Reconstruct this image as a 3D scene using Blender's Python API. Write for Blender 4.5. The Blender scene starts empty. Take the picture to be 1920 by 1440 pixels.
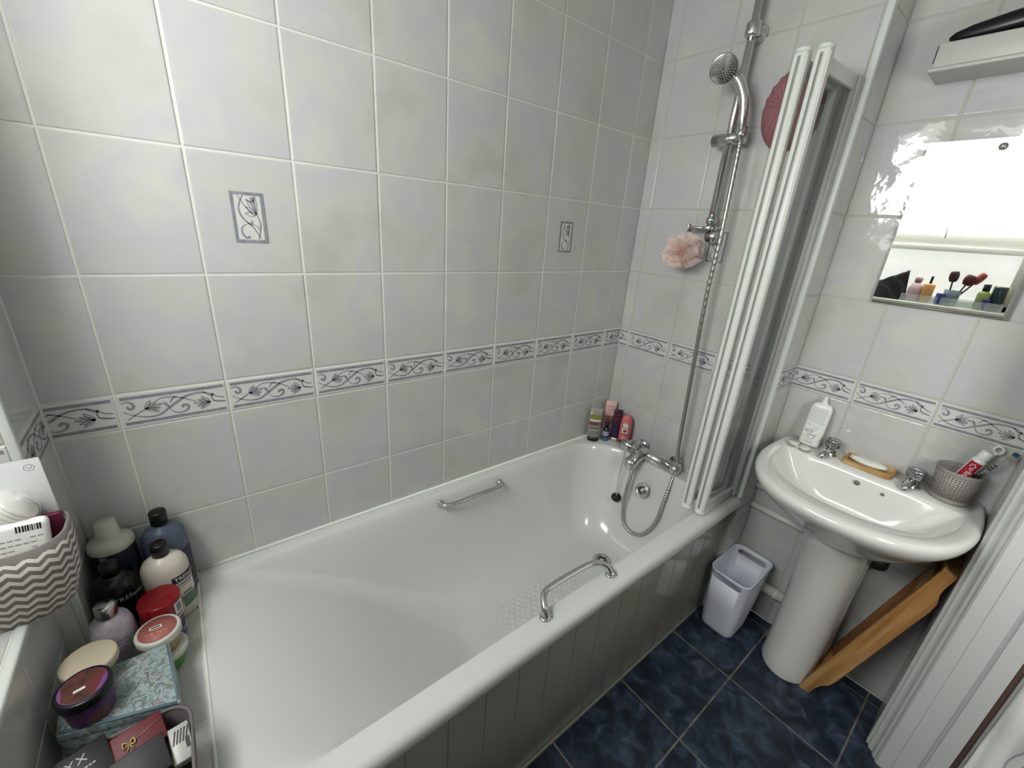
import bpy, bmesh, math, random
from mathutils import Vector, Matrix, noise
random.seed(7)
PI = math.pi
SC = bpy.context.scene
COL = SC.collection

# ------------------------------------------------------------------ materials
MATS = {}
def srgb(h):
    h = h.lstrip('#'); c = [int(h[i:i+2], 16)/255 for i in (0, 2, 4)]
    return tuple([(v/12.92 if v <= .04045 else ((v+.055)/1.055)**2.4) for v in c])+(1,)
def M(name, col, rough=.4, metal=0, coat=0, spec=.5, trans=0, ior=1.45, alpha=1, emit=0, sub=0):
    if name in MATS: return MATS[name]
    m = bpy.data.materials.new(name); m.use_nodes = True
    b = m.node_tree.nodes['Principled BSDF']
    c = srgb(col) if isinstance(col, str) else tuple(col)+(1,)
    b.inputs['Base Color'].default_value = c
    b.inputs['Roughness'].default_value = rough
    b.inputs['Metallic'].default_value = metal
    b.inputs['Coat Weight'].default_value = coat
    b.inputs['Coat Roughness'].default_value = .05
    b.inputs['Specular IOR Level'].default_value = spec
    b.inputs['Transmission Weight'].default_value = trans
    b.inputs['IOR'].default_value = ior
    b.inputs['Alpha'].default_value = alpha
    if emit:
        b.inputs['Emission Color'].default_value = c; b.inputs['Emission Strength'].default_value = emit
    m.diffuse_color = c
    MATS[name] = m
    return m
def nt(m): return m.node_tree.nodes, m.node_tree.links, m.node_tree.nodes['Principled BSDF']
def noise_col(m, cols, scale=5, detail=3, coord='Object', stretch=None, pos=None, dist=0, tex='NOISE', rot=None):
    n, l, b = nt(m)
    tc = n.new('ShaderNodeTexCoord'); mp = n.new('ShaderNodeMapping')
    if stretch: mp.inputs['Scale'].default_value = stretch
    if rot:
        m0 = n.new('ShaderNodeMapping'); m0.inputs['Rotation'].default_value = rot; l.new(tc.outputs[coord], m0.inputs[0]); l.new(m0.outputs[0], mp.inputs[0])
    else: l.new(tc.outputs[coord], mp.inputs[0])
    if tex == 'NOISE':
        t = n.new('ShaderNodeTexNoise'); t.inputs['Scale'].default_value = scale; t.inputs['Detail'].default_value = detail
        t.inputs['Distortion'].default_value = dist; out = t.outputs[0]
    else:
        t = n.new('ShaderNodeTexVoronoi'); t.inputs['Scale'].default_value = scale; out = t.outputs[0]
    l.new(mp.outputs[0], t.inputs['Vector'])
    r = n.new('ShaderNodeValToRGB'); e = r.color_ramp.elements
    pos = pos or [.35+.3*i/(len(cols)-1) for i in range(len(cols))]
    while len(e) < len(cols): e.new(.5)
    for i, c in enumerate(cols):
        e[i].position = pos[i]; e[i].color = srgb(c) if isinstance(c, str) else tuple(c)+(1,)
    l.new(out, r.inputs[0]); l.new(r.outputs[0], b.inputs['Base Color'])
    return m
def add_bump(m, scale, strength, dist=.002, detail=2, coord='Object', stretch=None, coat=False):
    n, l, b = nt(m)
    tc = n.new('ShaderNodeTexCoord'); mp = n.new('ShaderNodeMapping')
    if stretch: mp.inputs['Scale'].default_value = stretch
    t = n.new('ShaderNodeTexNoise'); t.inputs['Scale'].default_value = scale; t.inputs['Detail'].default_value = detail
    bp = n.new('ShaderNodeBump'); bp.inputs['Strength'].default_value = strength; bp.inputs['Distance'].default_value = dist
    l.new(tc.outputs[coord], mp.inputs[0]); l.new(mp.outputs[0], t.inputs['Vector']); l.new(t.outputs[0], bp.inputs['Height'])
    old = b.inputs['Normal'].links
    if old: l.new(old[0].from_socket, bp.inputs['Normal'])
    l.new(bp.outputs[0], b.inputs['Normal'])
    if coat: l.new(bp.outputs[0], b.inputs['Coat Normal'])
    return m

tile_m = noise_col(M('glazed_tile', '#c9cbcb', .17, spec=.5), ['#b3b5b2', '#bebfba', '#bbbbbf', '#c5c5bd'], 4.5, 3, pos=[.3, .45, .55, .7])
add_bump(tile_m, 9, .55, .004, 1.5)
tileb_m = noise_col(M('wavy_glazed_tile', '#c9cbcb', .06, spec=.55), ['#b3b5b2', '#bebfba', '#bbbbbf', '#c5c5bd'], 4.5, 3, pos=[.3, .45, .55, .7])
add_bump(tileb_m, 6.5, .8, .010, 1.2); add_bump(tileb_m, 26, .35, .003, 2)
grout_m = add_bump(M('white_grout', '#d2d3cb', .8), 60, .3, .001)
border_m = M('border_glaze', '#cbccc9', .2)
blue_m = noise_col(M('blue_grey_glaze', '#80858f', .3), ['#7c7f85', '#8c8f99'], 60, 2)
palev_m = M('pale_grey_glaze', '#a9acb0', .25)
white_pl = M('white_gloss_plastic', '#d6dad6', .3)
trim_m = M('white_tile_trim', '#d3d8d4', .3)
paint_m = add_bump(M('white_gloss_paint', '#c9cccb', .28), 30, .12, .001)
plaster = M('white_plaster', '#cfcfcb', .8)
bath_m = M('white_bath_acrylic', '#cfd2cf', .16, coat=.4)
cer_m = M('white_vitreous_china', '#d6d8d4', .1, coat=.5)
chrome = M('chrome', (.62, .63, .62), .16, 1)
chrome2 = M('polished_chrome', (.7, .7, .7), .06, 1)
black = M('black_plastic', '#0b0b0d', .35)
darkhole = M('dark_hollow', '#050505', .9)
silicone = M('white_silicone', '#dfe1dc', .5)
floor_m = noise_col(M('navy_floor_tile', '#1c2738', .38), ['#121a26', '#202a38', '#313e50', '#5c6a7c'], 17, 12, pos=[.3, .47, .6, .82], dist=.8)
add_bump(floor_m, 25, .3, .001)
fgrout_m = noise_col(M('floor_grout', '#6f6e68', .9), ['#4e4f4e', '#7d7a70'], 20, 4)
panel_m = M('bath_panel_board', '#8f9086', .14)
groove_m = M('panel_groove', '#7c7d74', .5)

# ------------------------------------------------------------------ mesh helpers
class MB:
    def __init__(s): s.bm = bmesh.new(); s.uv = None
    def _merge(s, b2, mi=0, smooth=False, mat=None):
        if mat is not None: bmesh.ops.transform(b2, matrix=mat, verts=b2.verts)
        for f in b2.faces:
            f.material_index = mi
            f.smooth = smooth
        me = bpy.data.meshes.new('tmp'); b2.to_mesh(me); b2.free()
        s.bm.from_mesh(me); bpy.data.meshes.remove(me)
        return s
    def box(s, x0, x1, y0, y1, z0, z1, bev=0, mi=0, seg=2, mat=None):
        b = bmesh.new(); bmesh.ops.create_cube(b, size=1)
        bmesh.ops.scale(b, vec=(abs(x1-x0), abs(y1-y0), abs(z1-z0)), verts=b.verts)
        bmesh.ops.translate(b, vec=((x0+x1)/2, (y0+y1)/2, (z0+z1)/2), verts=b.verts)
        if bev: bmesh.ops.bevel(b, geom=list(b.edges), offset=bev, segments=seg, affect='EDGES', profile=.5)
        return s._merge(b, mi, bool(bev), mat)
    def loft(s, rings, mi=0, cap0=True, cap1=True, smooth=True, closed=True, mat=None, uv=False):
        b = bmesh.new(); R = [[b.verts.new(p) for p in r] for r in rings]
        n = len(rings[0])
        uvl = b.loops.layers.uv.new('UVMap') if uv else None
        if uv:
            per = [0]
            for i in range(n): per.append(per[-1]+(Vector(rings[-1][(i+1) % n])-Vector(rings[-1][i])).length)
        for k in range(len(R)-1):
            for i in range(n if closed else n-1):
                j = (i+1) % n
                f = b.faces.new((R[k][i], R[k][j], R[k+1][j], R[k+1][i]))
                if uv:
                    vals = [(per[i], Vector(rings[k][i]).z), (per[i+1], Vector(rings[k][j]).z), (per[i+1], Vector(rings[k+1][j]).z), (per[i], Vector(rings[k+1][i]).z)]
                    for lp, v in zip(f.loops, vals): lp[uvl].uv = v
        if cap0: b.faces.new(list(reversed(R[0])))
        if cap1: b.faces.new(R[-1])
        return s._merge(b, mi, smooth, mat)
    def lathe(s, prof, c=(0, 0, 0), seg=32, mi=0, sy=1, axis='Z', cap0=True, cap1=True, mat=None, uv=False, ribs=0, ribamp=0):
        rings = []
        for r, z in prof:
            ring = []
            for i in range(seg):
                a = 2*PI*i/seg; rr = r*(1+(ribamp*math.cos(ribs*a) if ribs else 0))
                x, y = rr*math.cos(a), rr*math.sin(a)*sy
                ring.append((c[0]+x, c[1]+y, c[2]+z) if axis == 'Z' else ((c[0]+z, c[1]+x, c[2]+y) if axis == 'X' else (c[0]+y, c[1]+z, c[2]+x)))
            rings.append(ring)
        return s.loft(rings, mi, cap0, cap1, True, True, mat, uv)
    def tube(s, pts, r, seg=12, mi=0, cap=True, res=0, mat=None):
        pts = [Vector(p) for p in pts]
        if res: pts = smooth_path(pts, res)
        rr = r if callable(r) else (lambda t: r)
        rings = []; up = Vector((0.123, .456, .88)); n = len(pts)
        T0 = (pts[1]-pts[0]).normalized(); N = T0.cross(up).normalized()
        for i, p in enumerate(pts):
            T = (pts[min(i+1, n-1)]-pts[max(i-1, 0)]).normalized()
            N = (N-T*N.dot(T)).normalized(); B = T.cross(N)
            q = rr(i/(n-1))
            rings.append([p+(N*math.cos(2*PI*k/seg)+B*math.sin(2*PI*k/seg))*q for k in range(seg)])
        return s.loft(rings, mi, cap, cap, True, True, mat)
    def prism(s, poly, z0, z1, mi=0, bev=0, mat=None, smooth=False):
        b = bmesh.new(); lo = [b.verts.new((x, y, z0)) for x, y in poly]; hi = [b.verts.new((x, y, z1)) for x, y in poly]
        n = len(poly)
        for i in range(n): b.faces.new((lo[i], lo[(i+1) % n], hi[(i+1) % n], hi[i]))
        b.faces.new(list(reversed(lo))); b.faces.new(hi)
        if bev: bmesh.ops.bevel(b, geom=list(b.edges), offset=bev, segments=2, affect='EDGES', profile=.5)
        bmesh.ops.recalc_face_normals(b, faces=b.faces)
        return s._merge(b, mi, smooth or bool(bev), mat)
    def sphere(s, c, r, mi=0, sc=(1, 1, 1), seg=20, mat=None):
        b = bmesh.new(); bmesh.ops.create_uvsphere(b, u_segments=seg, v_segments=max(8, seg//2), radius=r)
        bmesh.ops.scale(b, vec=sc, verts=b.verts); bmesh.ops.translate(b, vec=c, verts=b.verts)
        return s._merge(b, mi, True, mat)
    def text(s, txt, size, fn, mi=0, spacing=1):
        cu = bpy.data.curves.new('t', 'FONT'); cu.body = txt; cu.size = size; cu.align_x = 'CENTER'; cu.align_y = 'CENTER'; cu.resolution_u = 2
        cu.space_character = spacing
        o = bpy.data.objects.new('t', cu); COL.objects.link(o)
        dg = bpy.context.evaluated_depsgraph_get(); me = bpy.data.meshes.new_from_object(o.evaluated_get(dg))
        bpy.data.objects.remove(o); bpy.data.curves.remove(cu)
        b = bmesh.new(); b.from_mesh(me); bpy.data.meshes.remove(me)
        for v in b.verts: v.co = Vector(fn(v.co.x, v.co.y))
        return s._merge(b, mi, False)
    def quad(s, pts, mi=0):
        b = bmesh.new(); b.faces.new([b.verts.new(p) for p in pts]); return s._merge(b, mi)
    def grid(s, fn, nu, nv, mi=0, smooth=True):
        b = bmesh.new(); V = [[b.verts.new(fn(i/nu, j/nv)) for j in range(nv+1)] for i in range(nu+1)]
        for i in range(nu):
            for j in range(nv): b.faces.new((V[i][j], V[i+1][j], V[i+1][j+1], V[i][j+1]))
        return s._merge(b, mi, smooth)

def smooth_path(pts, res):
    out = []; n = len(pts)
    for i in range(n-1):
        p0, p1, p2, p3 = pts[max(i-1, 0)], pts[i], pts[i+1], pts[min(i+2, n-1)]
        for k in range(res):
            t = k/res
            out.append(.5*((2*p1)+(p2-p0)*t+(2*p0-5*p1+4*p2-p3)*t*t+(3*p1-p0-3*p2+p3)*t**3))
    out.append(pts[-1]); return out

def obj(name, mb, mats, parent=None, solid=0, subsurf=0, label=None, kind=None, keep_normals=False):
    bm = mb.bm
    if not keep_normals: bmesh.ops.recalc_face_normals(bm, faces=bm.faces)
    if parent is not None and parent.location.length > 0:
        bmesh.ops.transform(bm, matrix=parent['_inv'] if False else PINV[parent.name], verts=bm.verts)
    me = bpy.data.meshes.new(name); bm.to_mesh(me); bm.free()
    for m in (mats if isinstance(mats, (list, tuple)) else [mats]): me.materials.append(m)
    o = bpy.data.objects.new(name, me); COL.objects.link(o)
    if parent is not None: o.parent = parent
    if solid:
        md = o.modifiers.new('thickness', 'SOLIDIFY'); md.thickness = solid; md.offset = 0
    if subsurf:
        md = o.modifiers.new('smooth', 'SUBSURF'); md.levels = subsurf; md.render_levels = subsurf
    if label: o['label'] = label
    if kind: o['kind'] = kind
    return o
PINV = {}
def thing(name, label, cat, loc=(0, 0, 0), rotz=0, group=None, kind=None):
    """Empty at the thing's base. Parts are given in world coordinates unless rotz/local frame is used through L()."""
    o = bpy.data.objects.new(name, None); COL.objects.link(o); o.location = loc; o.rotation_euler = (0, 0, rotz)
    o.empty_display_size = .02
    if kind: o['kind'] = kind
    if label: o['label'] = label
    if cat: o['category'] = cat
    if group: o['group'] = group
    PINV[o.name] = (Matrix.Translation(loc) @ Matrix.Rotation(rotz, 4, 'Z')).inverted()
    return o
def tag(o, label, cat, group=None, kind=None):
    if label: o['label'] = label
    if cat: o['category'] = cat
    if group: o['group'] = group
    if kind: o['kind'] = kind
    return o
def child(name, mb, mats, parent, sub=None, **k):
    """sub: the part it belongs to (a sub-part then); meshes always come in world coordinates."""
    o = obj(name, mb, mats, None, **k)
    root = parent
    o.data.transform(PINV[root.name])
    o.parent = sub if sub is not None else parent
    return o
def hollow(o, cutter):
    """cut the cutter's volume out of mesh object o (both world coordinates) and bake it"""
    c = obj('cutter', cutter, darkhole)
    md = o.modifiers.new('cut', 'BOOLEAN'); md.operation = 'DIFFERENCE'; md.object = c; md.solver = 'EXACT'
    bpy.context.view_layer.update()
    dg = bpy.context.evaluated_depsgraph_get(); me = bpy.data.meshes.new_from_object(o.evaluated_get(dg))
    o.modifiers.clear(); old = o.data; o.data = me; bpy.data.meshes.remove(old)
    bpy.data.objects.remove(c)

def rrect(x0, x1, y0, y1, r, z, n=8):
    """rounded rectangle ring, r = (x0y0, x1y0, x1y1, x0y1) radii"""
    if not isinstance(r, (tuple, list)): r = (r,)*4
    out = []
    for (cx, cy, a0, rad) in ((x0+r[0], y0+r[0], PI, r[0]), (x1-r[1], y0+r[1], 1.5*PI, r[1]), (x1-r[2], y1-r[2], 0, r[2]), (x0+r[3], y1-r[3], .5*PI, r[3])):
        for k in range(n+1):
            a = a0+.5*PI*k/n; out.append((cx+rad*math.cos(a), cy+rad*math.sin(a), z))
    return out

# ------------------------------------------------------------------ room measures
XT, XB, YC = 2.07, 2.2256, -.675     # tap wall, basin wall, end of the boxed-out tap wall
XW, YP = .245, -.178                 # window-wall pier
YR = -1.2515                          # door wall
ZC = 2.36
ZB0, ZB1 = 1.0, 1.082                # border
RIM = .563
ROWS = [0, .25, .5, .75, ZB0, ZB1, 1.332, 1.582, 1.832, 2.082, 2.332, ZC]
XCOL = [.3569+.2*i for i in range(9)]

def tiles(mb, O, U, V, N, us, vs, skip=(), gap=.0022, h=.0016, mi=1, jitter=.0004):
    """pillowed tiles on a plane: O origin, U,V axes, N normal; us/vs grid lines"""
    O, U, V, N = Vector(O), Vector(U), Vector(V), Vector(N)
    b = bmesh.new()
    for i in range(len(us)-1):
        for j in range(len(vs)-1):
            if (i, j) in skip or j in skip: continue
            u0, u1, v0, v1 = us[i]+gap, us[i+1]-gap, vs[j]+gap, vs[j+1]-gap
            if u1-u0 < .004 or v1-v0 < .004: continue
            jt = [random.uniform(-jitter, jitter) for _ in range(4)]
            rings = []
            for ins, hh in ((0, 0), (.0004, h*.7), (.0016, h), (.004, h*1.06)):
                ins = min(ins, (u1-u0)*.4, (v1-v0)*.4)
                P = [(u0+ins, v0+ins), (u1-ins, v0+ins), (u1-ins, v1-ins), (u0+ins, v1-ins)]
                rings.append([b.verts.new(O+U*p[0]+V*p[1]+N*(hh+(jt[k] if hh else 0))) for k, p in enumerate(P)])
            for a in range(3):
                for k in range(4): b.faces.new((rings[a][k], rings[a][(k+1) % 4], rings[a+1][(k+1) % 4], rings[a+1][k]))
            b.faces.new(rings[-1])
    # orient outwards
    b.normal_update()
    for f in b.faces:
        if f.normal.dot(N) < -1e-3: f.normal_flip()
    return mb._merge(b, mi, False)

# vine ornament in unit-tile coordinates (s 0..1 along, t 0..1 up)
VINE = [  # (points, widths start/mid/end, material)
 ([(-.01, .55), (.08, .28), (.2, .1), (.32, .12), (.42, .38), (.5, .6), (.6, .84), (.72, .93), (.82, .86), (.92, .6), (1.01, .5)], (.0012, .0042, .0016), 0),
 ([(.03, .08), (.1, .26), (.17, .42), (.22, .52)], (.0012, .0022, .002), 0),
 ([(.31, .82), (.38, .93), (.48, .9), (.58, .76), (.66, .58), (.7, .5)], (.0012, .0022, .0012), 0),
 ([(.37, .68), (.4, .6), (.42, .42)], (.001, .005, .002), 0),
 ([(.44, .62), (.48, .86), (.53, .9)], (.001, .0022, .001), 0),
 ([(.0, .9), (.06, .95), (.1, .82), (.1, .64), (.06, .6), (.05, .74)], (.001, .0045, .003), 0),
 ([(.43, .34), (.47, .12), (.54, .06), (.6, .18), (.61, .36), (.57, .42), (.55, .3)], (.001, .0036, .005), 0),
 ([(.78, .96), (.84, .72), (.88, .78), (.86, .58), (.9, .34), (1.0, .3)], (.0015, .0026, .0012), 0),
 ([(.86, .42), (.92, .36), (1.0, .28)], (.001, .0018, .001), 0),
]
def petal(cx, cy, ang, ln, w, asp):
    pts = []
    for t in (0, .25, .55, .8, 1, .8, .55, .25, 0):
        pass
    up = []; dn = []
    for t, ww in ((0, 0), (.25, .7), (.55, 1), (.8, .6), (1, 0)):
        up.append((t*ln, ww*w)); dn.append((t*ln, -ww*w))
    path = up+dn[::-1][1:]
    ca, sa = math.cos(ang), math.sin(ang)
    return [(cx+(x*ca-y*sa)/asp, cy+(x*sa+y*ca)) for x, y in path]
for (fx, fy, base) in ((.2, .5, .3), (.84, .36, PI-.1)):
    for k in range(-2, 3):
        VINE.append((petal(fx, fy, base+k*.42, .42 if k else .5, .055, 2.9), (.0014, .0014, .0014), 0))
        VINE.append(([(fx, fy), (fx+math.cos(base+k*.42)*.34/2.9, fy+math.sin(base+k*.42)*.34)], (.0008, .003, .0008), 1))

def ribbon(b, P, wid, to3, clip=None):
    """flat stroke; P list of 2D metres, to3 maps (u,v) -> Vector"""
    P3 = smooth_path([Vector((p[0], p[1], 0)) for p in P], 4) if len(P) > 2 else [Vector((p[0], p[1], 0)) for p in P]
    n = len(P3); prev = None
    for i, p in enumerate(P3):
        t = (P3[min(i+1, n-1)]-P3[max(i-1, 0)])
        if t.length < 1e-9: continue
        t.normalize(); nn = Vector((-t.y, t.x, 0)); f = i/(n-1)
        w = (wid[0]+(wid[1]-wid[0])*f*2 if f < .5 else wid[1]+(wid[2]-wid[1])*(f-.5)*2)/2
        if clip and not (clip[0] <= p.x <= clip[1]): prev = None; continue
        cur = (b.verts.new(to3(p.x+nn.x*w, p.y+nn.y*w)), b.verts.new(to3(p.x-nn.x*w, p.y-nn.y*w)))
        if prev: b.faces.new((prev[0], cur[0], cur[1], prev[1]))
        prev = cur
def border(name, parent, O, U, N, spans, clip=None, h=.0022):
    """spans: list of (tile start, clip0, clip1) along U. parts: tile strip with its vine"""
    O, U, N = Vector(O), Vector(U), Vector(N); V = Vector((0, 0, 1))
    mb = MB()
    for (s0, c0, c1) in spans:
        tiles(mb, O, U, V, N, [c0, c1], [ZB0, ZB1], mi=0, jitter=0, gap=.002, h=h)
    def to3at(hh): return lambda u, v: O+U*u+V*v+N*hh
    for (s0, c0, c1) in spans:
        b = bmesh.new(); cl = (c0+.006, c1-.006); fn = to3at(h*1.06+.0004)
        for v in (ZB0+.0115, ZB1-.0115):
            a, e = max(s0+.007, cl[0]), min(s0+.193, cl[1])
            if e > a:
                b.faces.new([b.verts.new(fn(x, y)) for x, y in ((a, v-.0035), (e, v-.0035), (e, v+.0035), (a, v+.0035))])
        mb._merge(b, 1)
        for pts, w, mi in VINE:
            b = bmesh.new(); w = tuple(q*1.3 for q in w)
            P = [(s0+.007+p[0]*.186, ZB0+.017+p[1]*(ZB1-ZB0-.034)) for p in pts]
            ribbon(b, P, w, to3at(h*1.06+.0004+(.0002 if mi == 0 else 0)), cl)
            mb._merge(b, 1+mi)
    for f in mb.bm.faces:
        f.normal_update()
        if f.normal.dot(N) < -1e-3: f.normal_flip()
    o = obj(name, mb, [border_m, blue_m, palev_m], keep_normals=True); o.parent = parent
    return o
def insert(parent, O, U, N, uc, zc, w=.064, hgt=.106):
    O, U, N = Vector(O), Vector(U), Vector(N); V = Vector((0, 0, 1)); mb = MB()
    def fn(hh): return lambda u, v: O+U*u+V*v+N*hh
    b = bmesh.new(); f = fn(.0024); b.faces.new([b.verts.new(f(uc+x*w/2, zc+y*hgt/2)) for x, y in ((-1, -1), (1, -1), (1, 1), (-1, 1))]); mb._merge(b, 0)
    b = bmesh.new(); f = fn(.0027); e = .0065
    for (a, c, d, g) in ((-w/2, w/2, -hgt/2, -hgt/2+e), (-w/2, w/2, hgt/2-e, hgt/2), (-w/2, -w/2+e, -hgt/2+e, hgt/2-e), (w/2-e, w/2, -hgt/2+e, hgt/2-e)):
        b.faces.new([b.verts.new(f(uc+x, zc+y)) for x, y in ((a, d), (c, d), (c, g), (a, g))])
    mb._merge(b, 1)
    iw, ih = w-2*e, hgt-2*e
    S = [([(.15, 1), (.35, .8), (.55, .66), (.72, .56)], (.0012, .0022, .0015), 1),
         ([(.35, 1), (.22, .86), (.14, .7), (.2, .54), (.4, .4), (.62, .28), (.85, .04)], (.0015, .0032, .002), 1),
         ([(.8, .58), (.9, .4), (.86, .2), (.76, .02)], (.0015, .0022, .0014), 1),
         ([(.38, .4), (.56, .36), (.58, .46)], (.001, .005, .001), 1),
         ([(.6, .36), (.78, .3), (.84, .22)], (.001, .002, .001), 1),
         ([(.38, .36), (.18, .28), (.16, .14), (.3, .04), (.44, .08)], (.001, .004, .004), 1),
         ([(.5, .9), (.62, .86), (.74, .9), (.72, .97)], (.0015, .005, .003), 1)]
    for k in range(-2, 3):
        a = PI*.75+k*.38
        S.append((petal(.8, .58, a, .42 if k else .48, .05, 1/1.75*1.75), (.0012, .0014, .0012), 1))
        S.append(([(.8, .58), (.8+math.cos(a)*.3, .58+math.sin(a)*.3)], (.0008, .003, .0008), 2))
    for pts, wd, mi in S:
        b = bmesh.new(); ribbon(b, [(uc-iw/2+p[0]*iw, zc-ih/2+p[1]*ih) for p in pts], wd, fn(.003 if mi == 1 else .0028)); mb._merge(b, mi)
    for q in mb.bm.faces:
        q.normal_update()
        if q.normal.dot(N) < 0: q.normal_flip()
    o = obj('flower_inset', mb, [border_m, blue_m, palev_m], keep_normals=True); o.parent = parent; return o
def spans(starts, pitch, lo, hi):
    out = []
    for s in starts:
        a, b = max(s, lo), min(s+pitch, hi)
        if b-a > .006: out.append((s, a, b))
    return out

# ------------------------------------------------------------------ walls
def struct(name, mb, mats, **k):
    o = obj(name, mb, mats, **k); o['kind'] = 'structure'; return o
# long wall behind the bath (y = 0)
mb = MB(); mb.box(-.2, XB+.1, 0, .05, 0, ZC)
us = [-.0431, XW-.0005]+[XW]+XCOL+[XT]; us = [XW]+XCOL+[XT]
tiles(mb, (0, 0, 0), (1, 0, 0), (0, 0, 1), (0, -1, 0), us, ROWS, skip=(4,))
wb = struct('wall_back', mb, [grout_m, tile_m], keep_normals=False)
border('border_strip', wb, (0, 0, 0), (1, 0, 0), (0, -1, 0), spans([.1569]+XCOL, .2, XW, XT))
for x in (.656, 1.655): insert(wb, (0, 0, 0), (1, 0, 0), (0, -1, 0), x, 1.455)
# tap wall (boxed out) + return + basin wall
mb = MB(); mb.prism([(XT, .0), (XT, YC), (XB, YC), (XB, YR-.3), (XB+.08, YR-.3), (XB+.08, 0)], 0, ZC)
ycs = [0, .0545, .26, .46, .66, -YC]
grout_m = M('shaded_grout', '#b4b4ab', .8)  # same grout darkened: weaker window light on these walls put into its colour
tiles(mb, (XT, 0, 0), (0, -1, 0), (0, 0, 1), (-1, 0, 0), ycs, ROWS, skip=(4,))
tiles(mb, (XT, YC, 0), (1, 0, 0), (0, 0, 1), (0, -1, 0), [.004, XB-XT], ROWS, skip=(4,), mi=2)
gb = [0, .184, .384, -YR+YC]
tiles(mb, (XB, YC, 0), (0, -1, 0), (0, 0, 1), (-1, 0, 0), gb, ROWS, skip=(4,), mi=2, gap=.003)
wr = struct('wall_right', mb, [grout_m, tile_m, tileb_m]); grout_m = MATS['white_grout']
border('border_strip', wr, (XT, 0, 0), (0, -1, 0), (-1, 0, 0), spans([-.145, .0545, .26, .46, .66], .2, 0, -YC-.006))
border('border_strip', wr, (XT, YC, 0), (1, 0, 0), (0, -1, 0), spans([.0], .2, .006, XB-XT))
border('border_strip', wr, (XB, YC, 0), (0, -1, 0), (-1, 0, 0), spans([-.016, .184, .384], .2, 0, -YR+YC))
insert(wr, (XT, 0, 0), (0, -1, 0), (-1, 0, 0), .362, 1.458)
mb = MB(); mb.box(XT-.006, XT+.016, YC-.006, YC+.012, RIM+.002, ZC, .003)
struct('trim_1', mb, trim_m)
# window wall: pier, recess, sill, wall under the sill
XS, ZS, ZWB, XR = .21, .80, 1.19, .05
YQ = -1.03
mb = MB()
mb.box(-.2, XW, YP, 0, 0, ZC)                       # near pier
mb.box(-.2, XW, YR, YQ, 0, ZC)                      # far pier
mb.box(-.2, XS, YQ, YP, 0, ZS)                      # wall under the sill
mb.box(-.2, XR, YQ, YP, ZS, ZWB-.02)                # recess back
mb.box(-.2, XW, YQ, YP, 2.24, ZC)                   # lintel
tiles(mb, (XW, 0, 0), (0, -1, 0), (0, 0, 1), (1, 0, 0), [0, -YP-.008], ROWS, skip=(4,))
tiles(mb, (XW, 0, 0), (0, -1, 0), (0, 0, 1), (1, 0, 0), [-YQ+.008, -YR], ROWS, skip=(4,))
tiles(mb, (XS, 0, 0), (0, -1, 0), (0, 0, 1), (1, 0, 0), [-YP, .355, .555, .755, .955, -YQ], [.563, .655, ZS-.012])
tiles(mb, (0, YP, 0), (1, 0, 0), (0, 0, 1), (0, -1, 0), [-.05, .05, XW-.008], [ZS, ZB0, ZB1, 1.332, 1.582, 1.832, 2.24], skip=(1,))
tiles(mb, (0, YQ, 0), (1, 0, 0), (0, 0, 1), (0, 1, 0), [-.05, .05, XW-.008], [ZS, ZB0, ZB1, 1.332, 1.582, 1.832, 2.24])
tiles(mb, (0, YP, ZS), (0, -1, 0), (1, 0, 0), (0, 0, 1), [0, .086, .286, .486, .686, -YQ+YP], [XR, XS-.012])
tiles(mb, (XR, 0, 0), (0, -1, 0), (0, 0, 1), (1, 0, 0), [-YP, .355, .555, .755, .955, -YQ], [ZS, ZB0, ZB1, ZWB-.02], skip=(1,))
wl = struct('wall_left', mb, [grout_m, tile_m])
border('border_strip', wl, (XW, 0, 0), (0, -1, 0), (1, 0, 0), spans([-.03], .2, 0, -YP-.008))
border('border_strip', wl, (0, YP, 0), (1, 0, 0), (0, -1, 0), spans([.045], .2, .052, XW-.008))
border('border_strip', wl, (XR, YP, 0), (0, -1, 0), (1, 0, 0), spans([-.02, .18, .38, .58, .78], .2, 0, .85))
mb = MB(); mb.box(XW-.008, XW+.004, YP-.004, YP+.008, RIM, 2.24, .002); struct('trim_2', mb, trim_m)
mb = MB(); mb.tube([(XW+.002, -.002, RIM), (XW+.002, -.002, ZC)], .0035, 8); struct('trim_7', mb, trim_m)
mb = MB(); mb.box(XS-.012, XS+.004, YQ, YP, ZS-.012, ZS+.004, .004); struct('trim_3', mb, trim_m)
# door wall
DX0, DX1, DZ = .62, 2.0125, 2.0
mb = MB(); mb.box(-.2, DX0, YR-.09, YR, 0, ZC); mb.box(DX1, XB, YR-.09, YR, 0, ZC); mb.box(DX0, DX1, YR-.09, YR, DZ, ZC)
tiles(mb, (2.0125, YR, 0), (1, 0, 0), (0, 0, 1), (0, 1, 0), [0, XB-2.0125], ROWS)
struct('wall_front', mb, [plaster, tile_m])
mb = MB(); mb.box(-.2, XB+.1, YR-.1, .05, ZC, ZC+.05); struct('ceiling', mb, plaster)
# floor
mb = MB(); mb.box(-.2, XB, YR-1.2, 0, -.04, -.0012)
tiles(mb, (0, 0, -.0012), (1, 0, 0), (0, 1, 0), (0, 0, 1), [-.144, .188, .520, .852, 1.184, 1.516, 1.848, 2.181, XB], [YR-.3, -1.213, -.885, -.552, 0], gap=.0028, h=.0012, jitter=.0001)
struct('floor', mb, [fgrout_m, floor_m])
# hallway beyond the door
mb = MB(); mb.box(.2, XB+.1, YR-1.25, YR-1.2, 0, ZC); mb.box(.2, .25, YR-1.2, YR-.09, 0, ZC); struct('wall_hall', mb, M('hall_paint', '#b9b2a8', .8))

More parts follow.
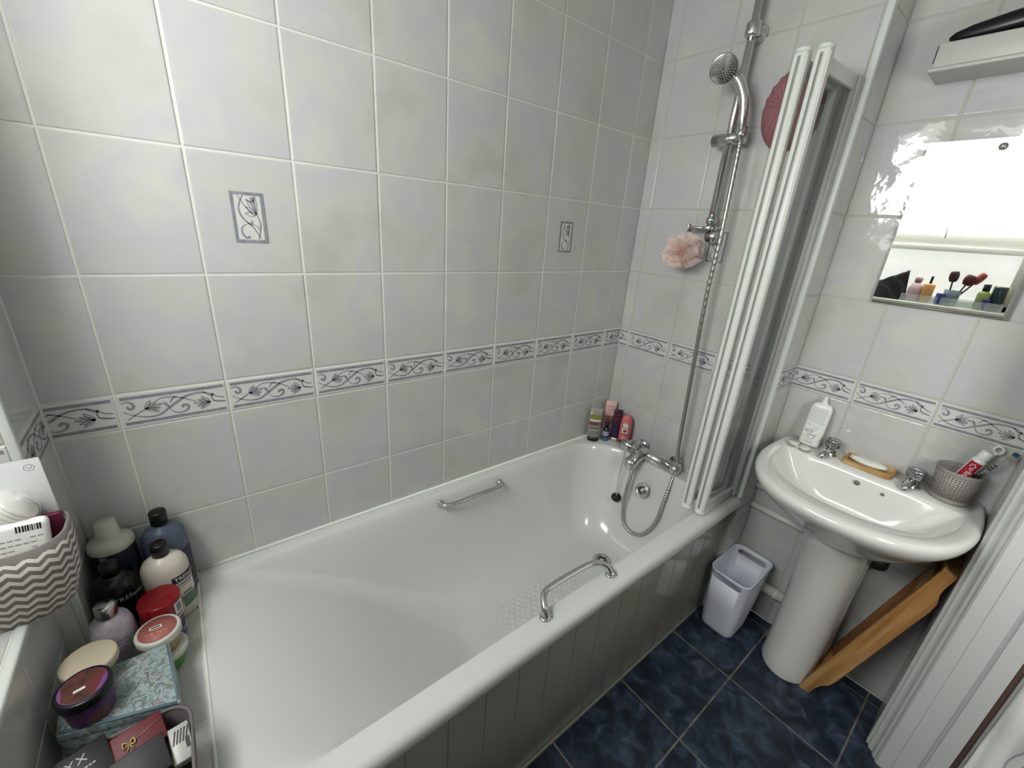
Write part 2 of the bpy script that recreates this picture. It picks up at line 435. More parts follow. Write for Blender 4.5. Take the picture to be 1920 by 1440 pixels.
# ------------------------------------------------------------------ window
def glow(name, col, st, c2=None, sc=60):
    m = bpy.data.materials.new(name); m.use_nodes = True; n = m.node_tree.nodes; l = m.node_tree.links
    b = n['Principled BSDF']; b.inputs['Base Color'].default_value = (.8, .82, .82, 1); b.inputs['Roughness'].default_value = .3
    b.inputs['Emission Color'].default_value = srgb(col); b.inputs['Emission Strength'].default_value = st
    if c2:
        tc = n.new('ShaderNodeTexCoord'); t = n.new('ShaderNodeTexVoronoi'); t.inputs['Scale'].default_value = sc
        r = n.new('ShaderNodeValToRGB'); r.color_ramp.elements[0].color = srgb(col); r.color_ramp.elements[1].color = srgb(c2); r.color_ramp.elements[1].position = .7
        l.new(tc.outputs['Object'], t.inputs['Vector']); l.new(t.outputs[0], r.inputs[0]); l.new(r.outputs[0], b.inputs['Emission Color'])
    return m
win = thing('window_1', None, None, (-.1, (YP+YQ)/2, ZWB), kind='structure')
XG = -.09
wm = M('window_frame_paint', '#d9d9d0', .35)
mb = MB()
for (y0, y1, z0, z1) in ((YP-.04, YP, ZWB, 2.24), (YQ, YQ+.04, ZWB, 2.24), (YQ, YP, ZWB, ZWB+.035), (YQ, YP, 2.20, 2.24)):
    mb.box(XG-.03, XG+.03, y0, y1, z0, z1, .004)
child('window_frame', mb, wm, win)
mb = MB(); mb.box(XG-.03, XG+.035, YQ+.04, YP-.04, 1.52, 1.555, .003); mb.box(XG-.03, XG+.02, YQ+.04, YP-.04, 1.555, 1.63, .003)
child('transom', mb, wm, win)
mb = MB(); mb.box(XG-.006, XG, YQ+.04, YP-.04, 1.63, 2.20); child('pane', mb, glow('bright_obscure_glass', '#fffff9', 5), win)
mb = MB(); mb.box(XG-.006, XG, YQ+.04, YP-.04, ZWB+.035, 1.52); child('pane', mb, glow('obscure_glass', '#dfe1da', .62, '#f4f5f0', 70), win)
mb = MB(); mb.tube([(XG+.035, -.62, 1.6), (XG+.05, -.62, 1.64), (XG+.05, -.6, 1.72)], .005); child('window_latch', mb, wm, win)
mb = MB(); mb.box(-.12, XR+.012, YQ, YP, ZWB-.02, ZWB, .004); child('window_board', mb, wm, win)

# ------------------------------------------------------------------ door frame (architrave + jamb) at the right
dr = thing('door_1', None, None, (1.99, YR, 0), kind='structure')
prof = [(2.012, -1.261), (2.006, -1.2575), (1.999, -1.2590), (1.996, -1.2650), (1.992, -1.2700), (1.985, -1.2715), (1.979, -1.2745), (1.975, -1.280),
        (1.968, -1.283), (1.964, -1.287), (1.960, -1.315), (1.958, -1.317), (1.957, -1.356), (1.966, -1.358), (1.968, -1.362), (1.966, -1.365), (1.957, -1.366), (1.955, -1.40), (1.975, -1.402), (2.012, -1.40)]
mb = MB(); mb.prism(prof, 0.001, DZ); child('architrave', mb, paint_m, dr)
mb = MB(); mb.box(1.957, 1.985, -1.4105, -1.4005, .001, DZ, .002); child('brown_strip', mb, M('dark_brown_strip', '#5b4a41', .6), dr)  # narrow dark brown strip behind the jamb face
mb = MB(); mb.box(1.953, 1.985, -1.4165, -1.411, .001, DZ, .001); child('door_stop', mb, M('grey_paint_strip', '#a3a5a4', .5), dr)
mb = MB(); mb.box(DX0-.001, DX0+.03, YR-.1, YR+.012, 0.001, DZ); child('door_jamb', mb, paint_m, dr)

# white cloth hanging beyond the frame
def cloth_pt(u, v):
    z = .03+v*1.2; y = -1.4185-u*.5
    return (1.945+.012*math.sin(u*34+v*3)+.008*math.sin(u*70+v*7)+.004*math.sin(v*30+u*9), y, z)
mb = MB(); mb.grid(cloth_pt, 90, 40)
for k in range(5):
    b = bmesh.new(); pts = [(.10+.022*k+.008*math.sin(v*19+k), v*.4) for v in [i/14 for i in range(0, 12)]]
    ribbon(b, pts, (.002, .007, .002), lambda u, v: Vector(cloth_pt(u, v))+Vector((-.003, 0, 0))); mb._merge(b, 1)
cl = obj('towel', mb, [add_bump(M('white_cotton', '#e6e8e6', .9), 200, .4, .001), M('lilac_thread', '#b3adbd', .9)], solid=.004)
tag(cl, 'white cloth with faint lilac lines hanging beyond the door frame', 'towel')

# ------------------------------------------------------------------ ledge
mb = MB(); mb.box(XW-.04, .415, -.655, 0, .52, RIM-.0015)
tiles(mb, (0, 0, RIM-.0015), (0, -1, 0), (1, 0, 0), (0, 0, 1), [0, .225, .435, .655], [XS, .414], jitter=0, h=.0012)
led = struct('trim_4', mb, [grout_m, tile_m])
mb = MB(); mb.box(.414, .421, -.655, -.001, RIM-.02, RIM+.003, .0025); struct('trim_5', mb, silicone)
mb = MB(); mb.tube([(.425, -.004, RIM+.004), (XT-.004, -.004, RIM+.004), (XT-.004, YC+.02, RIM+.004)], .005, 8); struct('trim_6', mb, silicone)

# ------------------------------------------------------------------ bath
bt = thing('bathtub', 'long white bathtub set against the tiled walls', 'bathtub', (1.2, -.34, 0))
X0, X1, Y0, Y1 = .421, XT-.002, -.668, -.003
mb = MB(); rings = []
n = 12
def bring(ix0, ix1, iy0, iy1, r, z): return rrect(ix0, ix1, iy0, iy1, r, z, n)
rings.append(bring(X0, X1, Y0-.013, Y1, .004, .523))
rings.append(bring(X0, X1, Y0-.016, Y1, .004, .530))
rings.append(bring(X0, X1, Y0-.016, Y1, .004, .548))
rings.append(bring(X0, X1, Y0-.012, Y1, .004, .558))
rings.append(bring(X0, X1, Y0-.004, Y1, .004, RIM))
rings.append(bring(X0+.002, X1-.004, Y0+.002, Y1-.002, .006, RIM+.001))
ix0, ix1, iy0, iy1 = .432, 1.985, -.621, -.040
r0 = (.15, .13, .2, .03)
rings.append(bring(ix0-.004, ix1+.006, iy0-.004, iy1+.004, [q+.005 for q in r0], RIM+.001))
S = [(0, 0), (.01, .004), (.025, .013), (.045, .032), (.07, .065), (.105, .12), (.15, .2), (.21, .32), (.28, .45), (.36, .58), (.46, .71), (.58, .82), (.7, .9), (.82, .955), (.92, .985), (1, 1)]
D = RIM-.175
fx0, fx1, fy0, fy1 = 1.08, 1.80, -.475, -.225
rf = (.12, .11, .12, .12)
for s_, d_ in S:
    e = s_
    # head end slopes gently, tap end is steep
    sx0 = ix0+(fx0-ix0)*(.75*d_**.7+.25*e); sx1 = ix1+(fx1-ix1)*(e*.9+d_*.1)
    rings.append(bring(sx0, sx1, iy0+(fy0-iy0)*e, iy1+(fy1-iy1)*e, [a+(b_-a)*e for a, b_ in zip(r0, rf)], RIM-D*d_))
rings.append([( (p[0]-1.4)*.3+1.4, (p[1]+.35)*.3-.35, p[2]-.004) for p in rings[-1]])
mb.loft(rings, 0, False, True)
shell = child('bath_shell', mb, bath_m, bt)
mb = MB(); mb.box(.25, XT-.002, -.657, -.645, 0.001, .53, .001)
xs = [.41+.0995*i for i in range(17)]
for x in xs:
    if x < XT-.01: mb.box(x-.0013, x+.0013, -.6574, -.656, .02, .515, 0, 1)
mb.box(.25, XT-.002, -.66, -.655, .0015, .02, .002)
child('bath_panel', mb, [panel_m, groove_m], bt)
mb = MB()
for i in range(16):
    for j in range(12):
        x = 1.18+i*.026+(j % 2)*.013; y = -.45+j*.018
        if ((x-1.38)/.21)**2+((y+.35)/.11)**2 < 1: mb.lathe([(.006, -.003), (.006, .0012), (.0035, .0018)], (x, y, .1715), 10)
child('grip_dots', mb, bath_m, bt, kind='stuff')
def waste(c, nrm, r, name, parent):
    q = Vector((0, 0, 1)).rotation_difference(Vector(nrm)).to_matrix().to_4x4(); T = Matrix.Translation(c) @ q
    mb = MB(); mb.lathe([(r, -.006), (r, .002), (r*.93, .0045), (r*.72, .004), (r*.66, .001), (r*.6, 0)], seg=36, mat=T)
    mb.lathe([(r*.6, -.001), (r*.6, .0018), (0.0001, .0018)], seg=24, mat=T)
    for k in range(6): mb.lathe([(r*.13, .0015), (r*.13, .0022), (.0001, .0022)], (r*.36*math.cos(k*PI/3), r*.36*math.sin(k*PI/3), 0), 12, 1, mat=T)
    mb.lathe([(r*.08, .0015), (r*.08, .0035), (.0001, .0035)], seg=10, mat=T)
    return child(name, mb, [chrome, darkhole], parent)
waste((1.735, -.345, .176), (0, 0, 1), .038, 'drain', bt)
waste((1.925, -.352, .462), (-.93, 0, .36), .03, 'overflow', bt)
def grab(pts, label, loc):
    g = thing('grab_handle', label, 'handle', loc)
    mb = MB(); mb.tube(pts, lambda t: .0085+.006*abs(2*t-1)**6, 16, res=8); child('grip', mb, chrome, g)
    if loc[1] < -.3:
        for p in (pts[0], pts[-1]):
            mb = MB(); mb.lathe([(.019, -.001), (.019, .003), (.016, .005), (.001, .005)], (p[0], p[1], p[2]), 20, sy=.8); child('foot', mb, chrome, g)
grab([(1.098, -.637, RIM+.001), (1.098, -.628, .585), (1.114, -.606, .598), (1.15, -.597, .599), (1.275, -.600, .599), (1.318, -.609, .596), (1.342, -.626, .585), (1.348, -.640, RIM+.001)], 'chrome grab handle on the front rim of the bath', (1.22, -.637, RIM))
grab([(1.118, -.062, .535), (1.122, -.085, .54), (1.16, -.093, .54), (1.25, -.094, .54), (1.335, -.093, .538), (1.372, -.085, .536), (1.376, -.062, .532)], 'chrome grab handle on the wall side of the bath', (1.25, -.07, .535))

# ------------------------------------------------------------------ taps and shower
mx = thing('bath_mixer_tap', 'chrome bar mixer tap on the wall over the bath end', 'tap', (XT-.05, -.3, .6))
XM, ZM = 2.0, .585
mb = MB(); mb.tube([(XM, -.205, ZM), (XM, -.425, ZM)], .026, 24)
mb.lathe([(.026, 0), (.0275, .002), (.0275, .022), (.02, .028), (.001, .03)], (XM, -.425, ZM), 24, axis='Y', mat=Matrix.Translation((0, -.85, 0)) @ Matrix.Scale(-1, 4, (0, 1, 0)))
child('tap_body', mb, chrome, mx)
mb = MB(); mb.lathe([(.026, 0), (.0285, .004), (.0285, .035), (.025, .04), (.001, .04)], (XM, -.215, ZM), 24, axis='Y', ribs=14, ribamp=.03)
child('temperature_knob', mb, chrome, mx)
mb = MB(); mb.lathe([(.02, 0), (.022, .004), (.019, .01), (.006, .014), (.006, .03), (.003, .032)], (XM, -.176, ZM), 20, axis='Y'); child('knob_end', mb, chrome, mx)
mb = MB(); mb.tube([(XM-.005, -.29, ZM+.006), (XM-.035, -.288, ZM+.012), (XM-.075, -.283, ZM-.012), (XM-.095, -.28, ZM-.035)], lambda t: .026-.001*t, 20, res=6)
mb.sphere((XM-.088, -.281, ZM-.022), .029)
child('spout', mb, chrome, mx)
mb = MB(); mb.tube([(XM, -.255, ZM+.01), (XM-.012, -.257, ZM+.045), (XM-.04, -.262, ZM+.05), (XM-.06, -.266, ZM+.035)], lambda t: .011+.004*t, 14, res=6); child('diverter_lever', mb, chrome, mx)
for y in (-.235, -.405):
    mb = MB(); mb.tube([(XT-.002, y, ZM), (XM, y, ZM)], .014, 18); mb.lathe([(.028, 0), (.028, .008), (.02, .014)], (XT-.016, y, ZM), 24, axis='X')
    child('wall_elbow', mb, chrome, mx)
# riser rail
XRL, YRL = 2.02, -.345
sr = thing('shower_rail', 'tall chrome shower rail fixed on the tap wall', 'shower rail', (XRL, YRL, 1.5))
mb = MB(); mb.tube([(XRL, YRL, 1.512), (XRL, YRL, 2.30)], .0122, 20); child('rail_tube', mb, chrome, sr)
for z, nm in ((2.09, 'wall_bracket'), (2.28, 'wall_bracket')):
    mb = MB(); mb.lathe([(.02, -.018), (.022, -.014), (.022, .014), (.02, .018)], (XRL, YRL, z), 24); mb.lathe([(.016, 0), (.018, .03), (.025, .038), (.026, .048)], (XRL, YRL, z), 24, axis='X'); child(nm, mb, chrome, sr)
mb = MB(); mb.lathe([(.026, 0), (.027, .002), (.027, .012), (.026, .014)], (XRL, YRL, 1.512), 28)
mb.box(XRL-.016, XRL+.016, YRL, YRL+.075, 1.513, 1.525, .003); mb.box(XRL-.016, XRL+.016, YRL+.071, YRL+.077, 1.50, 1.532, .002)
mb.lathe([(.02, 0), (.021, .003), (.021, .05), (.019, .0535)], (XRL-.008, YRL-.012, 1.492), 24, axis='X')
mb.lathe([(.0115, -.012), (.018, -.008), (.018, .008), (.0115, .012)], (XRL, YRL, 1.545), 24)
child('soap_bracket', mb, chrome, sr)
mb = MB(); mb.tube([(XRL-.008, -.402, 1.796), (XRL-.008, -.298, 1.793)], .0185, 24, cap=True); mb.sphere((XRL-.008, -.298, 1.793), .0185, sc=(1, .4, 1)); child('slider', mb, chrome, sr)
mb = MB(); mb.tube([(XRL-.022, -.394, 1.782), (XRL-.024, -.394, 1.822)], .016, 20); child('handset_cradle', mb, chrome, sr)
# handset
sh = thing('shower_handset', 'round chrome shower handset held in the rail slider', 'shower head', (1.99, -.41, 1.82))
hc = Vector((1.93, -.327, 1.972)); nrm = (Vector((.9, -.9, 1.42))-hc).normalized(); q = Vector((0, 0, 1)).rotation_difference(nrm).to_matrix().to_4x4(); T = Matrix.Translation(hc) @ q
mb = MB(); mb.tube([(1.997, -.394, 1.79), (1.988, -.393, 1.84), (1.984, -.386, 1.89), (1.976, -.370, 1.93), (1.968, -.354, 1.953)], lambda t: .0115+.005*t, 18, res=8); child('handle', mb, chrome2, sh)
mb = MB(); T = T @ Matrix.Scale(.88, 4); mb.lathe([(.02, -.036), (.034, -.03), (.043, -.014), (.046, 0), (.045, .004), (.042, .005)], seg=40, mat=T); child('head_body', mb, chrome, sh)
mb = MB(); mb.lathe([(.042, .0), (.042, .0045), (.001, .005)], seg=40, mat=T)
for ring, cnt in ((.008, 6), (.016, 12), (.024, 18), (.032, 24), (.038, 28)):
    for k in range(cnt):
        a = 2*PI*k/cnt; mb.lathe([(.0021, .004), (.0017, .0068), (.0002, .007)], (ring*math.cos(a), ring*math.sin(a), 0), 8, 1, mat=T)
child('spray_plate', mb, [M('grey_spray_plate', '#6f716c', .4, .4), M('pale_nozzles', '#b3b4ae', .5)], sh)
# hose
hose = [(1.998, -.394, 1.79), (1.998, -.397, 1.74), (1.996, -.404, 1.5), (1.996, -.402, 1.3), (1.998, -.412, 1.05), (2.0, -.42, .85), (2.008, -.425, .68), (2.02, -.428, .62), (2.005, -.436, .575), (1.975, -.446, .545), (1.935, -.452, .46), (1.905, -.452, .37), (1.885, -.42, .298), (1.882, -.37, .270), (1.882, -.325, .288), (1.888, -.302, .35), (1.895, -.297, .44), (1.91, -.295, .51), (1.92, -.289, .552)]
P = smooth_path([Vector(p) for p in hose], 26)
mb = MB(); mb.tube(P, lambda t: .0074+.0009*math.sin(t*len(P)*PI*.66), 12)
tag(obj('shower_hose', mb, M('braided_chrome_hose', (.42, .42, .39), .28, .9)), 'ribbed metal shower hose looping from handset down to the mixer', 'hose')
# plug on its chain
pg = thing('bath_plug', 'small black bath plug hanging on a metal chain by the mixer', 'plug', (1.9, -.25, .37))
cp = smooth_path([Vector((1.985, -.186, .575)), Vector((1.952, -.212, .606)), Vector((1.925, -.238, .59)), Vector((1.905, -.244, .49)), Vector((1.900, -.25, .384))], 22)
mb = MB()
for k in range(0, len(cp)-1):
    p = cp[k]; d = (cp[k+1]-p).normalized(); side = Vector((1, 0, 0)) if k % 2 else Vector((0, 1, 0))
    side = (side-d*side.dot(d)).normalized(); c = (p+cp[k+1])/2; L_ = (cp[k+1]-p).length*.72
    mb.tube([c+d*L_*math.cos(a)+side*.0034*math.sin(a) for a in [2*PI*i/10 for i in range(11)]], .0010, 6, cap=False)
child('chain', mb, chrome, pg)
mb = MB(); T = Matrix.Translation((1.899, -.251, .374)) @ Vector((0, 0, 1)).rotation_difference(Vector((-.45, -.3, .84)).normalized()).to_matrix().to_4x4(); mb.lathe([(.015, -.01), (.019, -.002), (.0215, 0), (.0215, .003), (.008, .005), (.004, .01), (.002, .011)], seg=26, mat=T); child('stopper', mb, black, pg)

# bath puff
pf = thing('bath_puff', 'pale pink mesh bath puff hanging from the shower rail bracket', 'bath puff', (1.985, -.285, 1.4))
mb = MB(); pc = Vector((1.972, -.285, 1.437))
for k in range(26):
    rnd = random.Random(k); ax = Vector((rnd.uniform(-1, 1), rnd.uniform(-1, 1), rnd.uniform(-1, 1))).normalized()
    side = ax.orthogonal().normalized(); oth = ax.cross(side); R0 = rnd.uniform(.05, .078)
    def pt(u, v, side=side, oth=oth, ax=ax, R0=R0, k=k):
        a = u*PI*1.5+k; rr = .008+(R0-.008)*v; wv = .019*math.sin(a*6+k)*v*v+.005*math.sin(a*13+k*2)*v
        p = side*math.cos(a)*rr+oth*math.sin(a)*rr+ax*(wv+.012*v*math.sin(k)); return pc+Vector((p.x*.72, p.y*1.05, p.z*.85))
    mb.grid(pt, 56, 5)
pm = M('pink_mesh_net', '#efdad2', .8, alpha=.32); child('mesh_ruffles', mb, pm, pf)
mb = MB(); mb.sphere(tuple(pc), .022, sc=(.7, 1, .8)); child('gathered_core', mb, M('pink_core', '#d89b94', .8), pf)
mb = MB(); mb.tube([pc+Vector((0, 0, .02)), (1.99, -.275, 1.48), (2.004, -.268, 1.515), (2.02, -.266, 1.527)], .0012, 6, res=4); child('hanging_cord', mb, M('white_cord', '#dcd9d4', .8), pf)

# dusky pink shower cap hanging behind the screen
def cap_pt(u, v):
    a = u*2*PI; pl = 1+.012*math.sin(a*23)*v; r = .084*math.sin(v*PI/2)*pl
    return (XT-.009-.055*math.cos(v*PI/2)-.0045*math.sin(a*19+v*3)*v*(1.15-v)*3-.003*math.sin(a*41)*v*(1-v)*3, -.503+r*math.cos(a), 1.867+r*1.3*math.sin(a))
mb = MB(); mb.grid(cap_pt, 120, 14)
scap = thing('bathing_cap', 'dusky pink pleated shower cap hanging half behind the folding screen', 'shower cap', (XT-.01, -.53, 1.76))
cm = add_bump(M('dusky_pink_fabric', '#94656b', .8), 40, .6, .004, stretch=(1, .3, 1))
child('pleated_crown', mb, cm, scap, solid=.0015)
mb = MB(); mb.tube([(XT-.0075, -.503+.084*math.cos(a), 1.867+.109*math.sin(a)) for a in [2*PI*i/40 for i in range(41)]], .005, 8, cap=False); child('elastic_band', mb, cm, scap)

# ------------------------------------------------------------------ folding glass screen
glass = bpy.data.materials.new('tinted_screen_glass'); glass.use_nodes = True
n_, l_ = glass.node_tree.nodes, glass.node_tree.links; n_.remove(n_['Principled BSDF'])
tr = n_.new('ShaderNodeBsdfTransparent'); tr.inputs[0].default_value = (.80, .82, .81, 1)
gl = n_.new('ShaderNodeBsdfGlossy'); gl.inputs['Roughness'].default_value = .05; gl.inputs[0].default_value = (.75, .77, .76, 1)
fr = n_.new('ShaderNodeFresnel'); fr.inputs[0].default_value = 1.5; mx_ = n_.new('ShaderNodeMixShader')
l_.new(fr.outputs[0], mx_.inputs[0]); l_.new(tr.outputs[0], mx_.inputs[1]); l_.new(gl.outputs[0], mx_.inputs[2]); l_.new(mx_.outputs[0], n_['Material Output'].inputs[0])
fs = thing('shower_screen', 'white framed folding glass shower screen on the bath rim', 'shower screen', (1.94, -.62, .575))
ZS0, ZS1 = .586, 1.93
def leaf(xa, ya, xb, yb):
    v = Vector((xb-xa, yb-ya, 0)); Ln = v.length; ang = math.atan2(v.y, v.x); T = Matrix.Translation((xa, ya, 0)) @ Matrix.Rotation(ang, 4, 'Z')
    mb = MB()
    mb.box(0, .03, -.0165, .0165, ZS0, ZS1, .006, seg=3, mat=T)
    mb.box(.004, .008, -.0185, -.0155, ZS0+.01, ZS1-.01, .001, mat=T)
    mb.box(Ln-.014, Ln, -.009, .009, ZS0+.01, ZS1-.01, .002, mat=T)
    mb.box(.028, Ln-.01, -.009, .009, ZS1-.045, ZS1-.012, .003, mat=T); mb.box(.028, Ln-.01, -.009, .009, ZS0+.008, ZS0+.03, .003, mat=T)
    pn = child('screen_panel', mb, white_pl, fs)
    mb = MB(); mb.quad([T @ Vector(p) for p in ((.028, 0, ZS0+.028), (Ln-.012, 0, ZS0+.028), (Ln-.012, 0, ZS1-.04), (.028, 0, ZS1-.04))]); child('glass_pane', mb, glass, fs, sub=pn)
    for z0, z1 in ((ZS0-.012, ZS0+.004), (ZS1-.002, ZS1+.01)):
        mb = MB(); mb.lathe([(.0165, 0), (.018, .003), (.018, (z1-z0)-.003), (.012, z1-z0)], (.015, 0, z0), 16, mat=T); mb.box(.002, .03, -.008, .008, z0+.002, z1-.002, .002, mat=T)
        child('hinge_cap', mb, white_pl, fs, sub=pn)
    # slim rubber seal
    mb = MB(); mb.box(.0, .0015, -.004, .004, ZS0+.01, ZS1-.01, mat=T); child('seal', mb, M('grey_seal', '#8d918e', .5), fs, sub=pn)
leaf(1.818, -.638, 2.045, -.650)
leaf(1.808, -.592, 2.035, -.610)
mb = MB(); mb.box(2.03, XT-.001, -.667, -.632, ZS0-.004, ZS1-.012, .003); mb.box(2.026, 2.031, -.668, -.662, ZS0, ZS1-.012, .001)
child('wall_channel', mb, M('satin_channel', '#a9aca8', .4, .1), fs)
mb = MB(); mb.box(1.83, 2.03, -.652, -.638, RIM+.002, ZS0+.006, .002); child('drip_seal', mb, white_pl, fs)

# ------------------------------------------------------------------ bottles in the far bath corner
def tube_bottle(name, label, cx, cy, w, d, h, body, cap, rot, lean=0, caph=.022, stripes=(), taper=.15, z0=RIM+.0015, caponly=True, text=None, tm=None):
    t = thing(name, label, 'tube', (cx, cy, z0), rot)
    Tm = Matrix.Translation((cx, cy, z0)) @ Matrix.Rotation(rot, 4, 'Z') @ Matrix.Rotation(lean, 4, 'X')
    mb = MB(); mb.lathe([(w/2*.86, 0), (w/2*.9, .003), (w/2*.93, caph)], seg=28, sy=d/w, mat=Tm); child('cap', mb, cap, t)
    rings = []
    for k in range(9):
        f = k/8; ww = w/2*(1-.0*f); dd = d/2*(1-f**1.5*.9)
        rings.append([(ww*math.copysign(abs(math.cos(a))**.75, math.cos(a)), dd*math.sin(a), caph+(h-caph)*f) for a in [2*PI*i/28 for i in range(28)]])
    mb = MB(); mb.loft(rings, 0, mat=Tm); bd = child('tube_body', mb, body, t)
    if stripes:
        mb = MB(); mm = []
        for (a0, a1, f0, f1, mat_) in stripes:
            if mat_ not in mm: mm.append(mat_)
            mi = mm.index(mat_)
            def pt(u, v):
                aa = a0+(a1-a0)*u; f = f0+(f1-f0)*v; ww = w/2; dd = d/2*(1-f**1.5*.9)+.0007+.0002*mi
                x = ww*math.copysign(abs(math.cos(aa))**.75, math.cos(aa)); return Tm @ Vector((x, -abs(dd*math.sin(aa))-.0004, caph+(h-caph)*f))
            mb.grid(pt, 8, 3, mi)
        child('label_print', mb, mm, t)
    return t
A, B_ = .45, PI-.45
lab_w = M('label_white', '#cfcfc8', .6); lab_k = M('label_black', '#17171a', .5); lab_g = M('label_olive', '#7d7a3a', .5); lab_r = M('label_maroon', '#6d3b41', .5); lab_b = M('label_blue', '#5a7f92', .5)
st = [(A, B_, .62, .78, lab_g), (A, B_, .56, .61, lab_w), (A, B_, .42, .54, lab_r), (A+.2, B_-1.2, .44, .52, lab_w), (A, B_, .29, .38, lab_w), (A+.1, B_-.1, .30, .335, lab_k), (A+.1, B_-.1, .345, .373, lab_k), (A+.3, B_-.5, .2, .215, lab_k), (A+.3, B_-.3, .16, .17, lab_k), (A+.3, B_-.3, .11, .12, lab_k), (PI-.9, PI-.55, .78, .86, lab_w)]
tube_bottle('face_wash_tube', 'grey tube with black cap and olive label in the bath corner', 1.925, -.052, .056, .036, .165, M('grey_tube', '#8f9088', .4), black, -.8, stripes=st)
t = thing('travel_bottle', 'tiny dark bottle with teal base between the corner tubes', 'bottle', (1.978, -.080, RIM+.0015))
mb = MB(); mb.lathe([(.014, 0), (.0155, .003), (.0155, .05), (.013, .06), (.008, .066), (.008, .07)], (1.978, -.080, RIM+.0015), 22); child('bottle_body', mb, M('dark_green_glass', '#1e2b26', .2), t)
mb = MB(); mb.lathe([(.0161, .004), (.0161, .018)], (1.978, -.080, RIM+.0015), 22, cap0=False, cap1=False); mb.lathe([(.0161, .026), (.0161, .05)], (1.978, -.080, RIM+.0015), 22, 1, cap0=False, cap1=False); child('paper_label', mb, [M('teal_label', '#3d6675', .5), M('lilac_label', '#9a93ae', .5)], t)
mb = MB(); mb.lathe([(.0095, .068), (.0095, .088), (.004, .09), (.003, .115), (.001, .117)], (1.978, -.080, RIM+.0015), 18); child('dropper_cap', mb, black, t)
tube_bottle('cleanser_tube', 'tall pale pink tube at the back of the corner cluster', 2.022, -.056, .05, .03, .182, M('pale_pink_tube', '#d9b0ae', .4), M('rose_cap', '#b98886', .3), -.75,
            stripes=[(A, B_, .82, .835, M('pink_line', '#c76d70', .5)), (A+.3, B_-.6, .72, .735, M('pink_line', '#c76d70', .5)), (A, B_, .3, .55, M('brown_print', '#8a6055', .5))])
tube_bottle('purple_hair_tube', 'dark purple crimped tube with silver cap leaning in the corner', 2.012, -.108, .04, .03, .165, M('deep_purple_tube', '#2a1a3d', .3), M('silver_cap', '#b9bcc0', .25, .6), -.9, .06,
            stripes=[(A, B_, .5, .95, M('plum_print', '#3a1630', .4)), (A+.3, B_-.6, .66, .68, lab_r), (A+.3, B_-.3, .8, .81, lab_r)])
# coral bottle
t = thing('shower_gel_bottle', 'coral pink shower gel bottle beside the mixer tap', 'bottle', (2.025, -.148, RIM+.0015))
Tm = Matrix.Translation((2.025, -.152, RIM+.0015)) @ Matrix.Rotation(-1.1, 4, 'Z')
coral = M('coral_plastic', '#c4696a', .3)
rings = []
for z, f in ((0, .82), (.004, .95), (.03, 1), (.1, .98), (.125, .9), (.138, .7), (.145, .45)):
    rings.append([(.0265*f*math.copysign(abs(math.cos(a))**.8, math.cos(a)), .0165*f*math.sin(a), z) for a in [2*PI*i/30 for i in range(30)]])
mb = MB(); mb.loft(rings, mat=Tm); child('bottle_body', mb, coral, t)
mb = MB()
for (z0, z1, x0, x1, mi) in ((.09, .108, -.012, .012, 0), (.06, .085, -.013, .013, 0), (.066, .079, -.007, .008, 1), (.022, .043, -.008, .008, 2), (.052, .056, -.015, .015, 1), (.112, .115, -.01, .01, 0)):
    mb.grid(lambda u, v: Tm @ Vector((x0+(x1-x0)*u, -.0168*math.sqrt(max(0, 1-((x0+(x1-x0)*u)/.0275)**2))-.0006-.0002*mi, z0+(z1-z0)*v)), 6, 1, mi)
child('label_print', mb, [lab_w, M('label_brown', '#7a3f3c', .5), M('label_pale_coral', '#dca3a0', .5)], t)

# ------------------------------------------------------------------ basin
CY = -.982
bs = thing('pedestal_basin', 'white ceramic pedestal basin fixed to the right wall', 'basin', (2.05, CY, 0))
def dring(a, b, xc, z, back=XB-.002, n=64, e=2.35, ycen=CY, rb=.0):
    """D-shape: straight back at x=back, superellipse front with half width b, reach a from xc"""
    out = []
    for i in range(n):
        t = -PI/2+PI*i/(n-1)
        c, s = math.cos(t), math.sin(t)
        out.append((xc-a*abs(c)**(2/e), ycen+b*math.copysign(abs(s)**(2/e), s), z))
    bk = [(xc+(back-xc)*f, ycen+b*(1-rb*f*f), z) for f in (.33, .66, 1)]
    bk2 = [(back, ycen+b*(1-rb)*(1-2*f), z) for f in (.25, .5, .75)]
    bk3 = [(p[0], 2*ycen-p[1], z) for p in reversed(bk)]
    return out+bk+bk2+bk3
ZR = .822
XC = 2.06
rings = [dring(.10, .11, 2.06, .63, e=2), dring(.13, .14, 2.06, .642, e=2), dring(.185, .176, XC, .672, e=2.1), dring(.227, .207, XC, .708, e=2.2, rb=.02), dring(.262, .232, XC, .74, e=2.3, rb=.03),
         dring(.289, .249, XC, .766, e=2.33, rb=.04), dring(.307, .259, XC, .783, e=2.35, rb=.045), dring(.318, .264, XC, .799, rb=.05), dring(.322, .266, XC, .813, rb=.05), dring(.317, .263, XC, .8225, rb=.05), dring(.308, .257, XC, .8265, rb=.05), dring(.298, .251, XC, .8265, rb=.05)]
